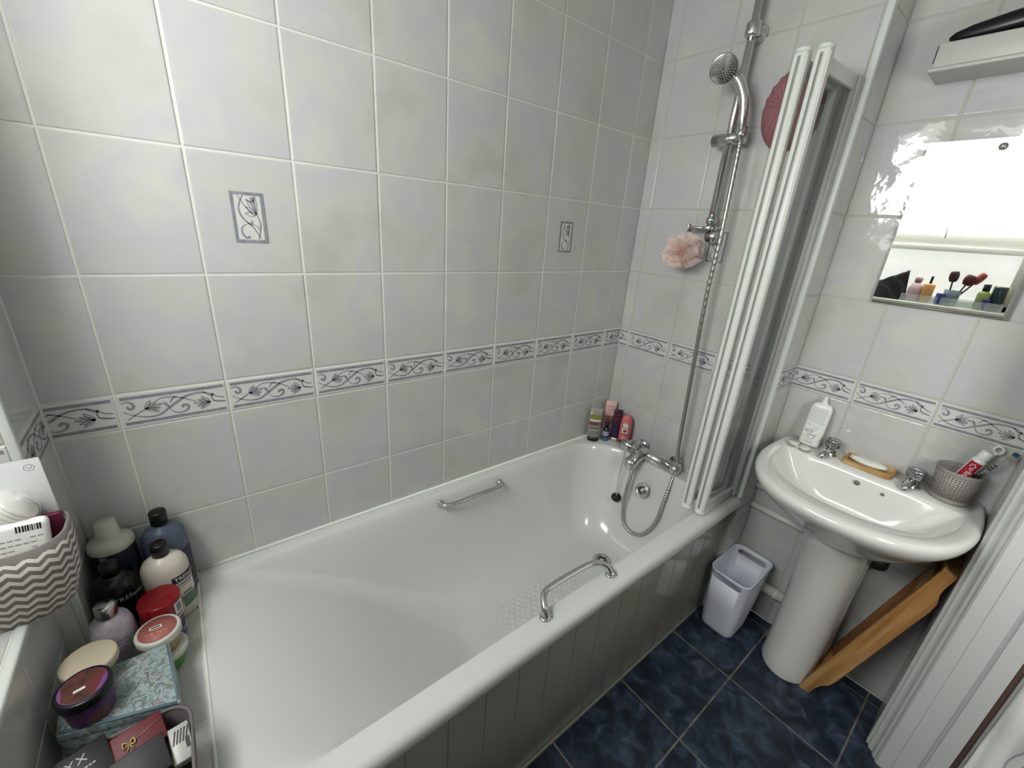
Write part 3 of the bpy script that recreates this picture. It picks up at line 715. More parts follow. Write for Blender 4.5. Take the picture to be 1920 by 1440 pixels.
# inner bowl: D with straight back edge
def bowl(a, b, xb, z, e=2.3, rb=.03):
    n = 64; out = []
    for i in range(n):
        t = -PI/2+PI*i/(n-1); c, s = math.cos(t), math.sin(t)
        out.append((xb-.03-a*abs(c)**(2/e), CY+b*math.copysign(abs(s)**(2/e), s), z))
    out += [(xb-.02, CY+b*.998, z), (xb-.008, CY+b*.985, z), (xb, CY+b*.95, z)]
    out += [(xb, CY+b*.5, z), (xb, CY, z), (xb, CY-b*.5, z)]
    out += [(xb, CY-b*.95, z), (xb-.008, CY-b*.985, z), (xb-.02, CY-b*.998, z)]
    return out
rings += [bowl(.260, .229, 2.100, .8245), bowl(.256, .2255, 2.097, .8215), bowl(.246, .217, 2.092, .81), bowl(.20, .185, 2.083, .76), bowl(.165, .15, 2.073, .715), bowl(.12, .105, 2.055, .688), bowl(.06, .05, 2.01, .678), bowl(.02, .016, 1.975, .676)]
mb = MB(); mb.loft(rings); child('basin_bowl', mb, cer_m, bs)
mb = MB()
def ped(hw, fr, z, fl=.0):
    n = 30; out = []
    for i in range(n):
        t = -PI/2+PI*i/(n-1); out.append((2.12-(2.12-fr)*math.cos(t)**.85 if abs(math.cos(t)) > 1e-6 else 2.12, CY-.003+hw*math.sin(t), z))
    out += [(2.135, CY-.003+hw+fl, z), (2.142, CY-.003+hw+fl, z), (2.142, CY-.003-hw-fl, z), (2.135, CY-.003-hw-fl, z)]
    return out
mb.loft([ped(.086, 2.0, .001, .006), ped(.087, 1.998, .012, .006), ped(.084, 2.004, .05, .006), ped(.083, 2.008, .2, .006), ped(.083, 2.002, .35, .005), ped(.087, 1.985, .48, .003), ped(.092, 1.955, .6, .002), ped(.096, 1.93, .67, .0)])
child('pedestal', mb, cer_m, bs)
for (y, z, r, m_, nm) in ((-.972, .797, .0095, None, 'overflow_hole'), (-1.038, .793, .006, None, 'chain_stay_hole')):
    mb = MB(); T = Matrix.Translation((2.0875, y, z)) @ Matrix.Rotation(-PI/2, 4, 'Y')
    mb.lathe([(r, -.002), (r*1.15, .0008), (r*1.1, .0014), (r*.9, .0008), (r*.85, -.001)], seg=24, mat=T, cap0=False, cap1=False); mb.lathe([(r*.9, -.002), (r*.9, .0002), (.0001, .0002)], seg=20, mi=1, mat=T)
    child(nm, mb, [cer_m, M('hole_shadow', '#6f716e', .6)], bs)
waste((1.972, CY, .679), (0, 0, 1), .022, 'drain', bs)
ZD = .8268
def basin_tap(x, y, label):
    t = thing('basin_tap', label, 'tap', (x, y, ZD))
    mb = MB(); mb.lathe([(.021, 0), (.0215, .003), (.017, .006), (.016, .02), (.0155, .026)], (x, y, ZD), 28)
    mb.tube([(x, y, ZD+.016), (x-.03, y+.004, ZD+.018), (x-.05, y+.007, ZD+.010), (x-.054, y+.0075, ZD+.002)], lambda q: .0125-.003*q, 16, res=6)
    child('tap_body', mb, chrome2, t)
    mb = MB(); mb.lathe([(.012, .026), (.019, .028), (.021, .034), (.0215, .052), (.0195, .057), (.008, .058), (.0001, .058)], (x, y, ZD), 32, ribs=8, ribamp=.05); child('tap_head', mb, M('smoked_clear_tap_head', (.33, .34, .34), .08, .85), t)
basin_tap(2.157, -.868, 'squat chrome basin tap beside the white lotion bottle')
basin_tap(2.15, -1.083, 'squat chrome basin tap beside the grey perforated cup')
# white bottle
t = thing('lotion_bottle', 'white flat lens solution bottle with grey print leaning on the basin wall', 'bottle', (2.175, -.802, ZD))
Tm = Matrix.Translation((2.172, -.800, ZD)) @ Matrix.Rotation(-PI/2+.05, 4, 'Z') @ Matrix.Rotation(-.16, 4, 'X')
wb_ = M('white_bottle_plastic', '#dde0dc', .35)
rings = []
for z, f in ((0, .85), (.004, .97), (.03, 1), (.13, 1), (.142, .95), (.15, .82), (.155, .6)):
    rings.append([(.0315*f*math.copysign(abs(math.cos(a))**.55, math.cos(a)), .0135*f*math.copysign(abs(math.sin(a))**.7, math.sin(a)), z) for a in [2*PI*i/36 for i in range(36)]])
mb = MB(); mb.loft(rings, mat=Tm); child('bottle_body', mb, wb_, t)
mb = MB(); mb.lathe([(.013, .153), (.012, .158), (.0085, .162), (.0055, .176), (.003, .182), (.001, .183)], seg=20, mat=Tm); child('nozzle_cap', mb, wb_, t)
mb = MB()
lines = [(.137-.0052*k, -.024+random.uniform(0, .002), .026-random.uniform(0, .006), .0011) for k in range(11)]
lines += [(.074, -.02, -.01, .002), (.071, -.006, .012, .001), (.065, -.006, .016, .001), (.058, -.004, .01, .001), (.04, -.012, .016, .0035), (.032, -.018, -.002, .002), (.032, .006, .012, .003), (.024, -.012, .008, .0018), (.014, -.014, .012, .0018)]
for (z, x0, x1, hh) in lines:
    n_seg = max(2, int((x1-x0)/.0045))
    for i in range(n_seg):
        a = x0+(x1-x0)*i/n_seg; b_ = a+(x1-x0)/n_seg*.86
        mb.quad([Tm @ Vector((a, -.0139, z-hh/2)), Tm @ Vector((b_, -.0139, z-hh/2)), Tm @ Vector((b_, -.0139, z+hh/2)), Tm @ Vector((a, -.0139, z+hh/2))])
b = bmesh.new(); ribbon(b, [(.011*math.cos(a)-.01, .052+.0042*math.sin(a)) for a in [2*PI*i/20 for i in range(21)]], (.0022, .0022, .0022), lambda u, v: Tm @ Vector((u, -.0139, v))); mb._merge(b, 0)
child('label_print', mb, M('grey_blue_print', '#7d828b', .6), t)
# lens case
t = thing('lens_case', 'white contact lens case with two round caps on the basin corner', 'case', (2.118, -.79, ZD))
mb = MB(); mb.box(2.108, 2.126, -.806, -.772, ZD, ZD+.007, .002); child('case_tray', mb, wb_, t)
for (x, y) in ((2.120, -.770), (2.112, -.808)):
    mb = MB(); mb.lathe([(.0155, 0), (.0165, .002), (.0165, .006)], (x, y, ZD+.0002), 28, 0); mb.lathe([(.0165, .0062), (.0175, .0065), (.0175, .012), (.016, .014), (.0001, .0142)], (x, y, ZD), 28, 1, ribs=22, ribamp=.015)
    child('round_cap', mb, [M('case_grey', '#8c9390', .4), M('cream_cap', '#d3d2c6', .45)], t)
# soap dish + soap
def rbox(mb, cx, cy, z0, z1, w, d, r, rot, mi=0, taper=0):
    T = Matrix.Translation((cx, cy, 0)) @ Matrix.Rotation(rot, 4, 'Z')
    mb.loft([rrect(-w/2, w/2, -d/2, d/2, r, z0, 5), rrect(-w/2-taper, w/2+taper, -d/2-taper, d/2+taper, r, z1, 5)], mi, mat=T)
t = thing('soap_dish', 'worn wooden soap dish between the two basin taps', 'soap dish', (2.165, -.972, ZD))
wood_d = noise_col(M('worn_bamboo', '#b08a58', .6), ['#8d6a42', '#b99560', '#cdb187'], 30, 4, stretch=(1, .2, 1))
mb = MB(); T = Matrix.Translation((2.165, -.974, 0)) @ Matrix.Rotation(PI/2-.03, 4, 'Z')
for ri in (0,):
    mb.loft([rrect(-.063, .063, -.036, .036, .012, ZD, 5), rrect(-.065, .065, -.038, .038, .013, ZD+.004, 5), rrect(-.065, .065, -.038, .038, .013, ZD+.017, 5), rrect(-.061, .061, -.034, .034, .011, ZD+.018, 5), rrect(-.058, .058, -.031, .031, .01, ZD+.012, 5)], 0, mat=T)
child('dish_body', mb, wood_d, t)
mb = MB(); T2 = T @ Matrix.Translation((.004, 0, ZD+.0125))
mb.loft([[(.05*f*math.copysign(abs(math.cos(a))**.8, math.cos(a)), .023*f*math.copysign(abs(math.sin(a))**.8, math.sin(a)), z+.0012*math.sin(3*a)) for a in [2*PI*i/32 for i in range(32)]] for z, f in ((.0005, .9), (.004, 1), (.009, .98), (.0125, .88), (.0145, .6))], 0, mat=T2)
so = obj('soap_bar', mb, M('white_soap', '#dcdcd2', .35, sub=.1)); tag(so, 'worn white bar of soap lying in the wooden dish', 'soap')
# perforated cup
cupx, cupy = 2.165, -1.162
cpm = bpy.data.materials.new('perforated_grey_plastic'); cpm.use_nodes = True; n_, l_ = cpm.node_tree.nodes, cpm.node_tree.links; b_ = n_['Principled BSDF']
b_.inputs['Base Color'].default_value = srgb('#8b8783'); b_.inputs['Roughness'].default_value = .5
uvn = n_.new('ShaderNodeUVMap'); uvn.uv_map = 'UVMap'; mp = n_.new('ShaderNodeMapping'); mp.inputs['Scale'].default_value = (1/.0075, 1/.0072, 1); fr_ = n_.new('ShaderNodeVectorMath'); fr_.operation = 'FRACTION'
sb = n_.new('ShaderNodeVectorMath'); sb.operation = 'SUBTRACT'; sb.inputs[1].default_value = (.5, .5, 0); mu = n_.new('ShaderNodeVectorMath'); mu.operation = 'MULTIPLY'; mu.inputs[1].default_value = (1, 1.35, 0)
ln = n_.new('ShaderNodeVectorMath'); ln.operation = 'LENGTH'; gt = n_.new('ShaderNodeMath'); gt.operation = 'GREATER_THAN'; gt.inputs[1].default_value = .27
l_.new(uvn.outputs[0], mp.inputs[0]); l_.new(mp.outputs[0], fr_.inputs[0]); l_.new(fr_.outputs[0], sb.inputs[0]); l_.new(sb.outputs[0], mu.inputs[0]); l_.new(mu.outputs[0], ln.inputs[0]); l_.new(ln.outputs['Value'], gt.inputs[0]); l_.new(gt.outputs[0], b_.inputs['Alpha'])
t = thing('toothbrush_cup', 'tapered grey plastic cup with small punched holes', 'cup', (cupx, cupy, ZD))
greyp = M('warm_grey_plastic', '#8b8783', .5)
mb = MB(); mb.lathe([(.0425, .012), (.049, .084)], (cupx, cupy, ZD), 64, cap0=False, cap1=False, uv=True); child('perforated_wall', mb, cpm, t, solid=.0016)
mb = MB(); mb.lathe([(.0413, 0.0), (.0425, .002), (.0432, .0125), (.0415, .0125), (.0405, .003), (.0001, .0025)], (cupx, cupy, ZD), 64); child('cup_base', mb, greyp, t)
mb = MB(); mb.lathe([(.0488, .083), (.0512, .0955), (.0504, .0965), (.0495, .0955), (.0473, .083)], (cupx, cupy, ZD), 64, cap0=False, cap1=False); child('cup_rim', mb, greyp, t)
# toothpaste
t = thing('toothpaste_tube', 'red and white toothpaste tube standing upside in the grey cup', 'toothpaste', (2.24, -1.15, ZD+.01))
def frame(p, q, wdir):
    p, q = Vector(p), Vector(q); z = (q-p).normalized(); x = Vector(wdir); x = (x-z*x.dot(z)).normalized(); y = z.cross(x)
    m = Matrix.Identity(4); m.col[0][:3] = x; m.col[1][:3] = y; m.col[2][:3] = z; m.col[3][:3] = p; return m
_p, _q = Vector((2.160, -1.148, ZD+.006)), Vector((2.176, -1.190, ZD+.154)); Tm = frame(_p, _q, (_q-_p).cross(Vector((.504, -1.16, 1.476))-_q))
rings = [[(.0150*math.cos(a), (.002+.0135*f)*math.sin(a), .135*f) for a in [2*PI*i/28 for i in range(28)]] for f in (0, .15, .4, .7, .92, 1)]
rings.append([(.0095*math.cos(a), .0095*math.sin(a), .141) for a in [2*PI*i/28 for i in range(28)]])
mb = MB(); mb.loft(rings, mat=Tm); child('tube_body', mb, M('toothpaste_white', '#e0e0de', .3), t)
mb = MB(); mb.lathe([(.0125, .139), (.0135, .142), (.0125, .162), (.0115, .164), (.0001, .164)], seg=24, mat=Tm, ribs=16, ribamp=.02); child('screw_cap', mb, M('toothpaste_cap', '#e3e4e1', .3), t)
cam_p = Vector((.504, -1.16, 1.476)); sgn = 1 if (Tm.to_3x3() @ Vector((0, 1, 0))).dot(cam_p-Vector((2.24, -1.17, .9))) > 0 else -1
def tp(zz, xx, off=.0006): return Tm @ Vector((xx, sgn*((.002+.0135*zz/.135)*math.sqrt(max(0, 1-(xx/.0154)**2))+off), zz))
mb = MB(); mb.grid(lambda u, v: tp(.045+.082*u, -.0125+.025*v), 12, 12)
mb.text('Colgate', .0175, lambda x, y: tp(.094-x, (-y if sgn < 0 else y), .0012), 1)
child('red_label', mb, [M('label_red', '#a01c30', .4), M('print_white', '#e6e2e0', .5)], t)
# toothbrush
t = thing('toothbrush', 'clear toothbrush with blue and white bristles leaning out of the cup', 'toothbrush', (2.165, -1.17, ZD+.01))
a_, b2_ = Vector((2.172, -1.150, ZD+.007)), Vector((2.178, -1.236, ZD+.172))
d_ = (b2_-a_)
mb = MB(); mb.tube([a_, a_+d_*.3, a_+d_*.6, a_+d_*.8, b2_], lambda q: .0042-.0018*q, 10, res=4); child('brush_handle', mb, M('clear_handle', '#c9cfd0', .15, trans=.6), t)
mb = MB()
for f in (.66, .70, .745): mb.tube([a_+d_*f, a_+d_*(f+.018)], .0042-.0018*f+.0012, 10)
child('dark_bands', mb, black, t)
Tm = frame(a_+d_*.9, b2_+d_.normalized()*.012, (-1, .2, .3))
mb = MB(); mb.box(-.003, .001, -.0055, .0055, 0, .03, .002, mat=Tm); child('brush_head', mb, M('clear_handle', '#c9cfd0', .15), t)
mb = MB()
for i in range(5):
    for j in range(9): mb.tube([Tm @ Vector((.001, -.0045+.00225*i, .002+.0032*j)), Tm @ Vector((.0115, -.005+.0025*i, .002+.0032*j))], .0012, 5, mi=(1 if j > 5 else 0))
child('bristles', mb, [M('pale_bristles', '#b8b5a4', .8), M('blue_bristles', '#2c5c7d', .7)], t)
# second brush handle behind the toothpaste
t = thing('spare_toothbrush', 'white toothbrush with curved loop end standing behind the toothpaste', 'toothbrush', (2.18, -1.17, ZD+.01))
mb = MB(); mb.tube([(2.185, -1.165, ZD+.008), (2.196, -1.185, ZD+.09), (2.202, -1.2, ZD+.14), (2.203, -1.206, ZD+.162)], .0045, 10, res=5)
mb.tube([(2.203, -1.207+.009*math.cos(a), ZD+.168+.011*math.sin(a)) for a in [2*PI*i/20 for i in range(21)]], .0035, 8, cap=False)
child('brush_handle', mb, M('white_brush', '#d5d8d6', .3), t)
t = thing('round_hair_brush', 'small dark brush head lying inside the grey cup', 'brush', (2.165, -1.19, ZD+.05))
mb = MB(); mb.tube([(2.16, -1.165, ZD+.01), (2.166, -1.185, ZD+.072), (2.168, -1.192, ZD+.094)], lambda q: .004+.005*q, 12, res=4); child('brush_handle', mb, black, t)
mb = MB()
for i in range(9):
    x = -.014+.0035*i; mb.tube([(2.166+x, -1.188, ZD+.075), (2.167+x*1.2, -1.197, ZD+.1)], .0009, 5)
child('bristles', mb, M('dark_bristles', '#2c2b2c', .7), t)
# waste trap under the basin
t = thing('waste_trap', 'black bottle trap peeking out behind the pedestal under the basin', 'pipe', (2.14, -1.05, .5))
mb = MB(); mb.lathe([(.026, 0), (.03, .005), (.03, .03), (.026, .035)], (2.165, -1.086, .515), 24, ribs=12, ribamp=.03); child('trap_cup', mb, M('black_trap', '#1a1a18', .5), t)
mb = MB(); mb.tube([(2.165, -1.086, .545), (2.165, -1.082, .60), (2.165, -1.06, .64)], .016, 14, res=3); mb.tube([(2.165, -1.086, .560), (2.2, -1.086, .560), (XB-.003, -1.086, .560)], .012, 14); child('trap_pipe', mb, M('brass_dark', '#4c483b', .45, .5), t)
# pipes on the wall
pipe_m = M('white_pipe', '#d4d5cf', .35)
for (z, y1, lab) in ((.578, -1.0, 'white pipe running along the wall just under the basin'), (.487, -.9, 'lower white pipe running along the wall behind the pedestal')):
    mb = MB(); mb.tube([(XB-.018, YC-.003, z), (XB-.018, y1, z)], .0125, 18)
    tag(obj('water_pipe', mb, pipe_m), lab, 'pipe')
mb = MB(); mb.tube([(XB-.026, -.70, .165), (XB-.026, -.92, .165)], .02, 20); mb.tube([(XB-.026, -.852, .165), (XB-.026, -.872, .165)], .0235, 20)
tag(obj('waste_pipe', mb, pipe_m), 'short white waste pipe low on the wall behind the bin', 'pipe')

# ------------------------------------------------------------------ bin
bn = thing('waste_bin', 'white square plastic bin with oval handle slots beside the bath', 'bin', (2.08, -.75, 0))
binm = M('white_bin_plastic', '#d3d8e2', .35)
mb = MB(); R_ = []
for z, g in ((.0015, -.006), (.006, -.001), (.02, 0), (.15, .013), (.285, .024), (.292, .0265), (.296, .0265)):
    R_.append(rrect(2.0-g, 2.162+g*1.9, -.815-g*.6, -.690+g*.35, .032, z, 8))
for z, g in ((.296, .0225), (.285, .0205), (.15, .009), (.02, -.004), (.006, -.006)):
    R_.append(rrect(2.0-g, 2.162+g*1.9, -.815-g*.6, -.690+g*.35, .030, z, 8))
mb.loft(R_, smooth=True)
bo = obj('bin_body', mb, binm)
cut = MB(); T0 = Matrix.Identity(4)
def slot(xc):
    out = []
    for i in range(24):
        a = 2*PI*i/24; y = -.752+(.011*math.cos(a))+(.044 if math.cos(a) > 0 else -.044); z = .268+.011*math.sin(a); out.append((y, z))
    cut.loft([[(xc-.03, y, z) for y, z in out], [(xc+.03, y, z) for y, z in out]], smooth=False)
slot(1.978); slot(2.205)
hollow(bo, cut); bo.data.transform(PINV[bn.name]); bo.parent = bn; bn.location.x -= .016; bn.location.y += .003

# ------------------------------------------------------------------ wooden stool leaning on the door wall
wood = noise_col(M('honey_wood', '#a5713c', .45), ['#93693b', '#a67c4a', '#b48f5e'], 7, 6, stretch=(6, 6, .5), dist=.3, rot=(-.246, 0, 0))
wood2 = noise_col(M('dark_honey_wood', '#7d5532', .5), ['#5e3c20', '#7d5532', '#94693f'], 7, 6, stretch=(6, 6, .5), dist=.3, rot=(-.246, 0, 0))
stl = thing('wooden_stool', 'low wooden stool tipped on end and leaning beside the pedestal', 'stool', (2.09, -1.1, 0))
Ls = .700
f0, f1 = Vector((2.03, -1.047, 0)), Vector((2.03, -1.2155, .672))
zd = (f1-f0).normalized(); xd = Vector((1, 0, 0)); yd = zd.cross(xd)          # yd points towards -y/+... across the rail
if yd.y > 0: yd = -yd
Wr = .040
def sp(x, y, z): return f0+xd*x+yd*y+zd*z
def rail(xo, nm, th=.018, m_=wood):
    b = bmesh.new()
    outl = [(0, .018), (0.0, .0), (Ls, 0), (Ls, .018), (Ls-.0, .042), (Ls-.05, .044), (Ls-.085, .05), (Ls-.12, .066), (Ls-.2, .068), (.2, .068), (.13, .066), (.1, .05), (.06, .042), (0, .042)]
    outl = [(0, 0), (Ls, 0), (Ls, .032), (Ls-.05, .033), (Ls-.075, .037), (Ls-.10, .048), (Ls-.13, .051), (.13, .051), (.10, .048), (.075, .037), (.05, .033), (0, .032)]
    A1 = [b.verts.new(sp(xo, y, z)) for z, y in outl]; A2 = [b.verts.new(sp(xo+th, y, z)) for z, y in outl]; n = len(outl)
    for i in range(n): b.faces.new((A1[i], A1[(i+1) % n], A2[(i+1) % n], A2[i]))
    b.faces.new(A1); b.faces.new(list(reversed(A2))); bmesh.ops.recalc_face_normals(b, faces=b.faces)
    bmesh.ops.bevel(b, geom=list(b.edges), offset=.0015, segments=2, affect='EDGES', profile=.5)
    mb = MB(); mb._merge(b); return child(nm, mb, m_, stl)
rail(0, 'side_rail'); rail(.135, 'side_rail', m_=wood2)
def slat(z0, z1, y0, y1, nm, x0=.0185, x1=.1345, m_=wood2, scal=False):
    b = bmesh.new()
    if not scal: poly = [(x0, z0), (x1, z0), (x1, z1), (x0, z1)]
    vs_ = [[b.verts.new(sp(x, y, z)) for x, z in poly] for y in (y0, y1)]
    for i in range(4): b.faces.new((vs_[0][i], vs_[0][(i+1) % 4], vs_[1][(i+1) % 4], vs_[1][i]))
    b.faces.new(vs_[0]); b.faces.new(list(reversed(vs_[1]))); bmesh.ops.recalc_face_normals(b, faces=b.faces)
    bmesh.ops.bevel(b, geom=list(b.edges), offset=.0015, segments=2, affect='EDGES', profile=.5)
    mb = MB(); mb._merge(b); return child(nm, mb, m_, stl)
slat(.006, .024, .003, .027, 'foot_board', m_=wood); slat(Ls-.024, Ls-.006, .003, .05, 'foot_board', m_=wood)
slat(.05, .115, .002, .016, 'seat_slat', m_=wood); slat(Ls-.13, Ls-.06, .002, .016, 'seat_slat', m_=wood)
slat(.10, Ls-.12, .03, .044, 'centre_board', x0=.09, x1=.134)

# ------------------------------------------------------------------ mirror
mr = thing('mirror', 'frameless rectangular wall mirror over the basin reflecting the window', 'mirror', (XB-.01, -.965, 1.338))
mm_ = M('mirror_silver', (.93, .94, .93), .004, 1)
mb = MB(); mb.box(XB-.012, XB-.006, -1.112, -.820, 1.339, 1.772, 0); child('mirror_glass', mb, mm_, mr)
mb = MB(); mb.box(XB-.006, XB-.0015, -1.111, -.821, 1.340, 1.771, 0); mb.box(XB-.013, XB-.0015, -1.112, -.82, 1.3345, 1.3385, .0005, 1); child('mirror_edge', mb, [M('mirror_backing', '#555550', .6), M('dark_edge', '#6b6a66', .3, .5)], mr)
mb = MB(); mb.lathe([(.0085, 0), (.009, .002), (.004, .005), (.0005, .0055)], seg=20, mat=Matrix.Translation((XB-.0122, -.966, 1.752)) @ Matrix.Rotation(-PI/2, 4, 'Y')); child('mirror_screw', mb, chrome2, mr)
# ------------------------------------------------------------------ wall light / shelf unit
su = thing('wall_shelf_box', 'white box shaped wall fitting above the mirror', 'wall fitting', (2.17, -.96, 1.92))
mb = MB(); mb.box(2.108, XB-.002, -1.15, -.789, 1.925, 1.978, .003); child('box_body', mb, M('fitting_white', '#b9bab5', .4), su)
mb = MB(); mb.box(2.103, XB-.002, -1.155, -.784, 1.916, 1.9245, .002); child('lower_lip', mb, M('fitting_white2', '#bdbeb9', .4), su)
mb = MB(); mb.box(2.1065, 2.109, -.7905, -.7885, 1.935, 1.972); child('side_hinge', mb, M('dark_hinge', '#3a3a38', .5), su)
t = thing('hair_straightener', 'black hair straightener resting on the white wall fitting', 'hair straightener', (2.15, -.95, 1.98))
Tm = frame((2.150, -.797, 1.9955), (2.132, -1.09, 2.016), (0, .2, 1))
rings = []
for f, hh, ww in ((0, .004, .006), (.01, .011, .011), (.04, .017, .014), (.1, .021, .016), (.2, .024, .017), (.30, .026, .017)):
    rings.append([(hh*math.copysign(abs(math.cos(a))**.8, math.cos(a))+.004*f/.3, ww*math.copysign(abs(math.sin(a))**.8, math.sin(a)), f) for a in [2*PI*i/24 for i in range(24)]])
mb = MB(); mb.loft(rings, mat=Tm); child('casing', mb, M('black_gloss', '#0a0b0e', .25), t)
mb = MB(); mb.box(.0, .006, -.0175, -.016, .118, .122, mat=Tm); child('indicator_light', mb, M('pale_mark', '#c8c8c4', .5), t)

# ------------------------------------------------------------------ toiletries on the ledge
LZ = RIM+.0004
def bottle(name, label, x, y, prof, body, capprof, cap, sy=1, rot=0, cat='bottle', group=None, neck=None):
    t = thing(name, label, cat, (x, y, LZ), rot)
    T = Matrix.Translation((x, y, LZ)) @ Matrix.Rotation(rot, 4, 'Z')
    mb = MB(); mb.lathe(prof, seg=40, sy=sy, mat=T); child('bottle_body', mb, body, t)
    if capprof:
        mb = MB(); mb.lathe(capprof, seg=32, mat=T); child('cap', mb, cap, t)
    return t, T
def wrap(T, r, sy, ang, off=.0008):
    """map (x along, y up) on a cylinder/ellipse of radius r"""
    def fn(x, y, z0=0):
        a = ang+x/r; return T @ Vector(((r+off)*math.cos(a), (r*sy+off)*math.sin(a), y))
    return fn
# blue-grey bottle
t, T = bottle('shampoo_bottle', 'blue grey bottle with black screw cap at the wall end of the ledge', .378, -.043,
    [(.040, 0), (.043, .004), (.043, .15), (.041, .175), (.032, .192), (.016, .2), (.014, .206)], M('blue_grey_plastic', '#4f586b', .25), [(.0165, .205), (.0165, .236), (.015, .238), (.0001, .238)], black, sy=.78)
mb = MB(); f = wrap(T, .043, .78, -.5)
mb.grid(lambda u, v: f(-.018+.036*u, .03+.1*v), 8, 2)
child('label_print', mb, M('dark_label', '#2b2d38', .5), t)
# white capped bottle with navy label
t, T = bottle('conditioner_bottle', 'dark bottle with navy ribbed label and large white stepped cap', .292, -.052,
    [(.036, 0), (.039, .004), (.039, .185), (.038, .19)], M('navy_black_plastic', '#15161d', .3), [(.0395, .188), (.040, .19), (.0395, .2), (.036, .206), (.024, .213), (.021, .216), (.0185, .25), (.017, .252), (.0001, .252)], M('ivory_cap', '#b8b8ae', .4))
mb = MB(); f = wrap(T, .039, 1, -1.2)
for k in range(9): mb.grid(lambda u, v: f(-.02+.05*u, .135+.0052*k+.0022*v), 10, 1)
child('label_ribs', mb, M('navy_print', '#34364d', .5), t)
mb = MB(); mb.grid(lambda u, v: f(-.034+.012*u, .150+.036*v), 4, 1); child('white_flash', mb, M('flash_white', '#8e9097', .5), t)
# white TRESemme
cream_w = M('cream_white_plastic', '#c9c3b8', .3)
t, T = bottle('hair_conditioner', 'white hair product bottle with black pump cap and black name label', .374, -.118,
    [(.040, 0), (.043, .004), (.043, .13), (.042, .143), (.036, .157), (.022, .168), (.015, .17), (.0145, .176)], cream_w, [(.0155, .172), (.0155, .2), (.014, .202), (.0001, .202)], black, sy=.82)
mb = MB(); f = wrap(T, .043, .82, -.85); 
mb.grid(lambda u, v: f(-.022+.058*u, .103+.018*v), 14, 2)
mb.text('TRESemmé', .0135, lambda x, y: (lambda p: p+ (p-T.translation)*Vector((1, 1, 0))*.018)(f(x+.014, .112+y)), 1)
child('name_label', mb, [lab_k, M('print_white', '#e6e2e0', .5)], t)
mb = MB()
for (z, x0, x1, hh) in ((.095, -.02, .03, .002), (.088, -.018, .02, .0012), (.066, -.008, .016, .003), (.06, -.012, .012, .0012)): mb.grid(lambda u, v: f(x0+(x1-x0)*u, z+hh*v), 10, 1)
for k in range(5): mb.grid(lambda u, v: f(-.016+.05*u, .03+.006*k+.004*v), 10, 1, 1)
child('label_print', mb, [lab_k, M('green_print', '#3c6b50', .5)], t)
# black TRESemme
t, T = bottle('black_shampoo', 'tall black shampoo bottle with white lettering next to the wall', .291, -.126,
    [(.037, 0), (.040, .004), (.040, .12), (.039, .14), (.033, .156), (.02, .166), (.0145, .168)], M('black_gloss', '#0a0b0e', .25), [(.0155, .168), (.0155, .194), (.014, .196), (.0001, .196)], black, sy=.82)
mb = MB(); f = wrap(T, .04, .82, -1.15)
mb.text('TRESemmé', .0145, lambda x, y: (lambda p: p+(p-T.translation)*Vector((1, 1, 0))*.01)(f(x+.014, .118+y)), 0); child('name_print', mb, M('print_grey', '#a9a9a6', .5), t)
# lilac bottle
t, T = bottle('body_lotion_bottle', 'pearly lilac body lotion bottle with silver cap', .283, -.203,
    [(.024, 0), (.031, .006), (.035, .035), (.036, .07), (.035, .1), (.029, .118), (.016, .128), (.0135, .13)], noise_col(M('pearly_lilac', '#b3aab6', .3), ['#9d93a4', '#bdb6bf', '#a7a0ac'], 30, 3), [(.0165, .128), (.0168, .13), (.0165, .155), (.0155, .157), (.0001, .157)], M('silver_cap2', (.6, .6, .58), .2, 1))
mb = MB(); f = wrap(T, .0365, 1, -.8)
for k in range(6):
    b = bmesh.new(); ribbon(b, [(-.012+.012*math.cos(a*1.3+k), .04+.008*k+.006*math.sin(a+k)) for a in [i*.6 for i in range(8)]], (.0006, .0014, .0006), lambda u, v: f(u, v)); mb._merge(b)
child('scroll_print', mb, M('violet_print', '#6c6078', .5), t)
# red tub
def tub(name, label, x, y, z0, r, h, lidh, body, lid, topcol=None, rim=None, cat='jar', taper=.9, rimm=None, lidr=1.06):
    t = thing(name, label, cat, (x, y, z0))
    mb = MB(); mb.lathe([(r*taper*.95, 0), (r*taper, .003), (r, h-lidh*.4), (r*.98, h-lidh*.3)], (x, y, z0), 44); child('tub_body', mb, body, t)
    mb = MB(); R1 = r*lidr
    mb.lathe([(R1*.99, h-lidh), (R1, h-lidh+.002), (R1, h-.003), (R1*.97, h-.0005), (R1*.9, h), (.0001, h)], (x, y, z0), 44); ld = child('lid', mb, lid, t)
    if topcol:
        mb = MB(); mb.lathe([(R1*.84, h), (R1*.84, h+.0006), (.0001, h+.0006)], (x, y, z0), 40); child('lid_label', mb, topcol, t, sub=ld)
    return t, ld
z_ = LZ
t, ld = tub('hair_mask_tub', 'dark blue tub with bright red screw lid behind the stacked jars', .360, -.191, z_, .034, .118, .045, M('navy_tub', '#23244a', .3), M('red_lid', '#7c0f16', .25), None, lidr=1.08)
mb = MB(); T = Matrix.Translation((.360, -.191, z_)); f = wrap(T, .0367, 1, -.55)
mb.grid(lambda u, v: f(-.012+.021*u, .078+.03*v), 6, 1); mb.grid(lambda u, v: (lambda p: p+(p-T.translation)*Vector((1, 1, 0))*.01)(f(-.008+.012*u, .084+.02*v)), 6, 1, 1); child('price_sticker', mb, [lab_w, M('sticker_grey', '#6b7076', .5)], t, sub=ld)
mb = MB(); f2 = wrap(T, .0345, 1, -.6)
for k in range(5):
    b = bmesh.new(); ribbon(b, [(-.012+.006*k, .02), (-.009+.006*k, .034), (-.006+.006*k, .02)], (.001, .0016, .001), lambda u, v: f2(u, v)); mb._merge(b)
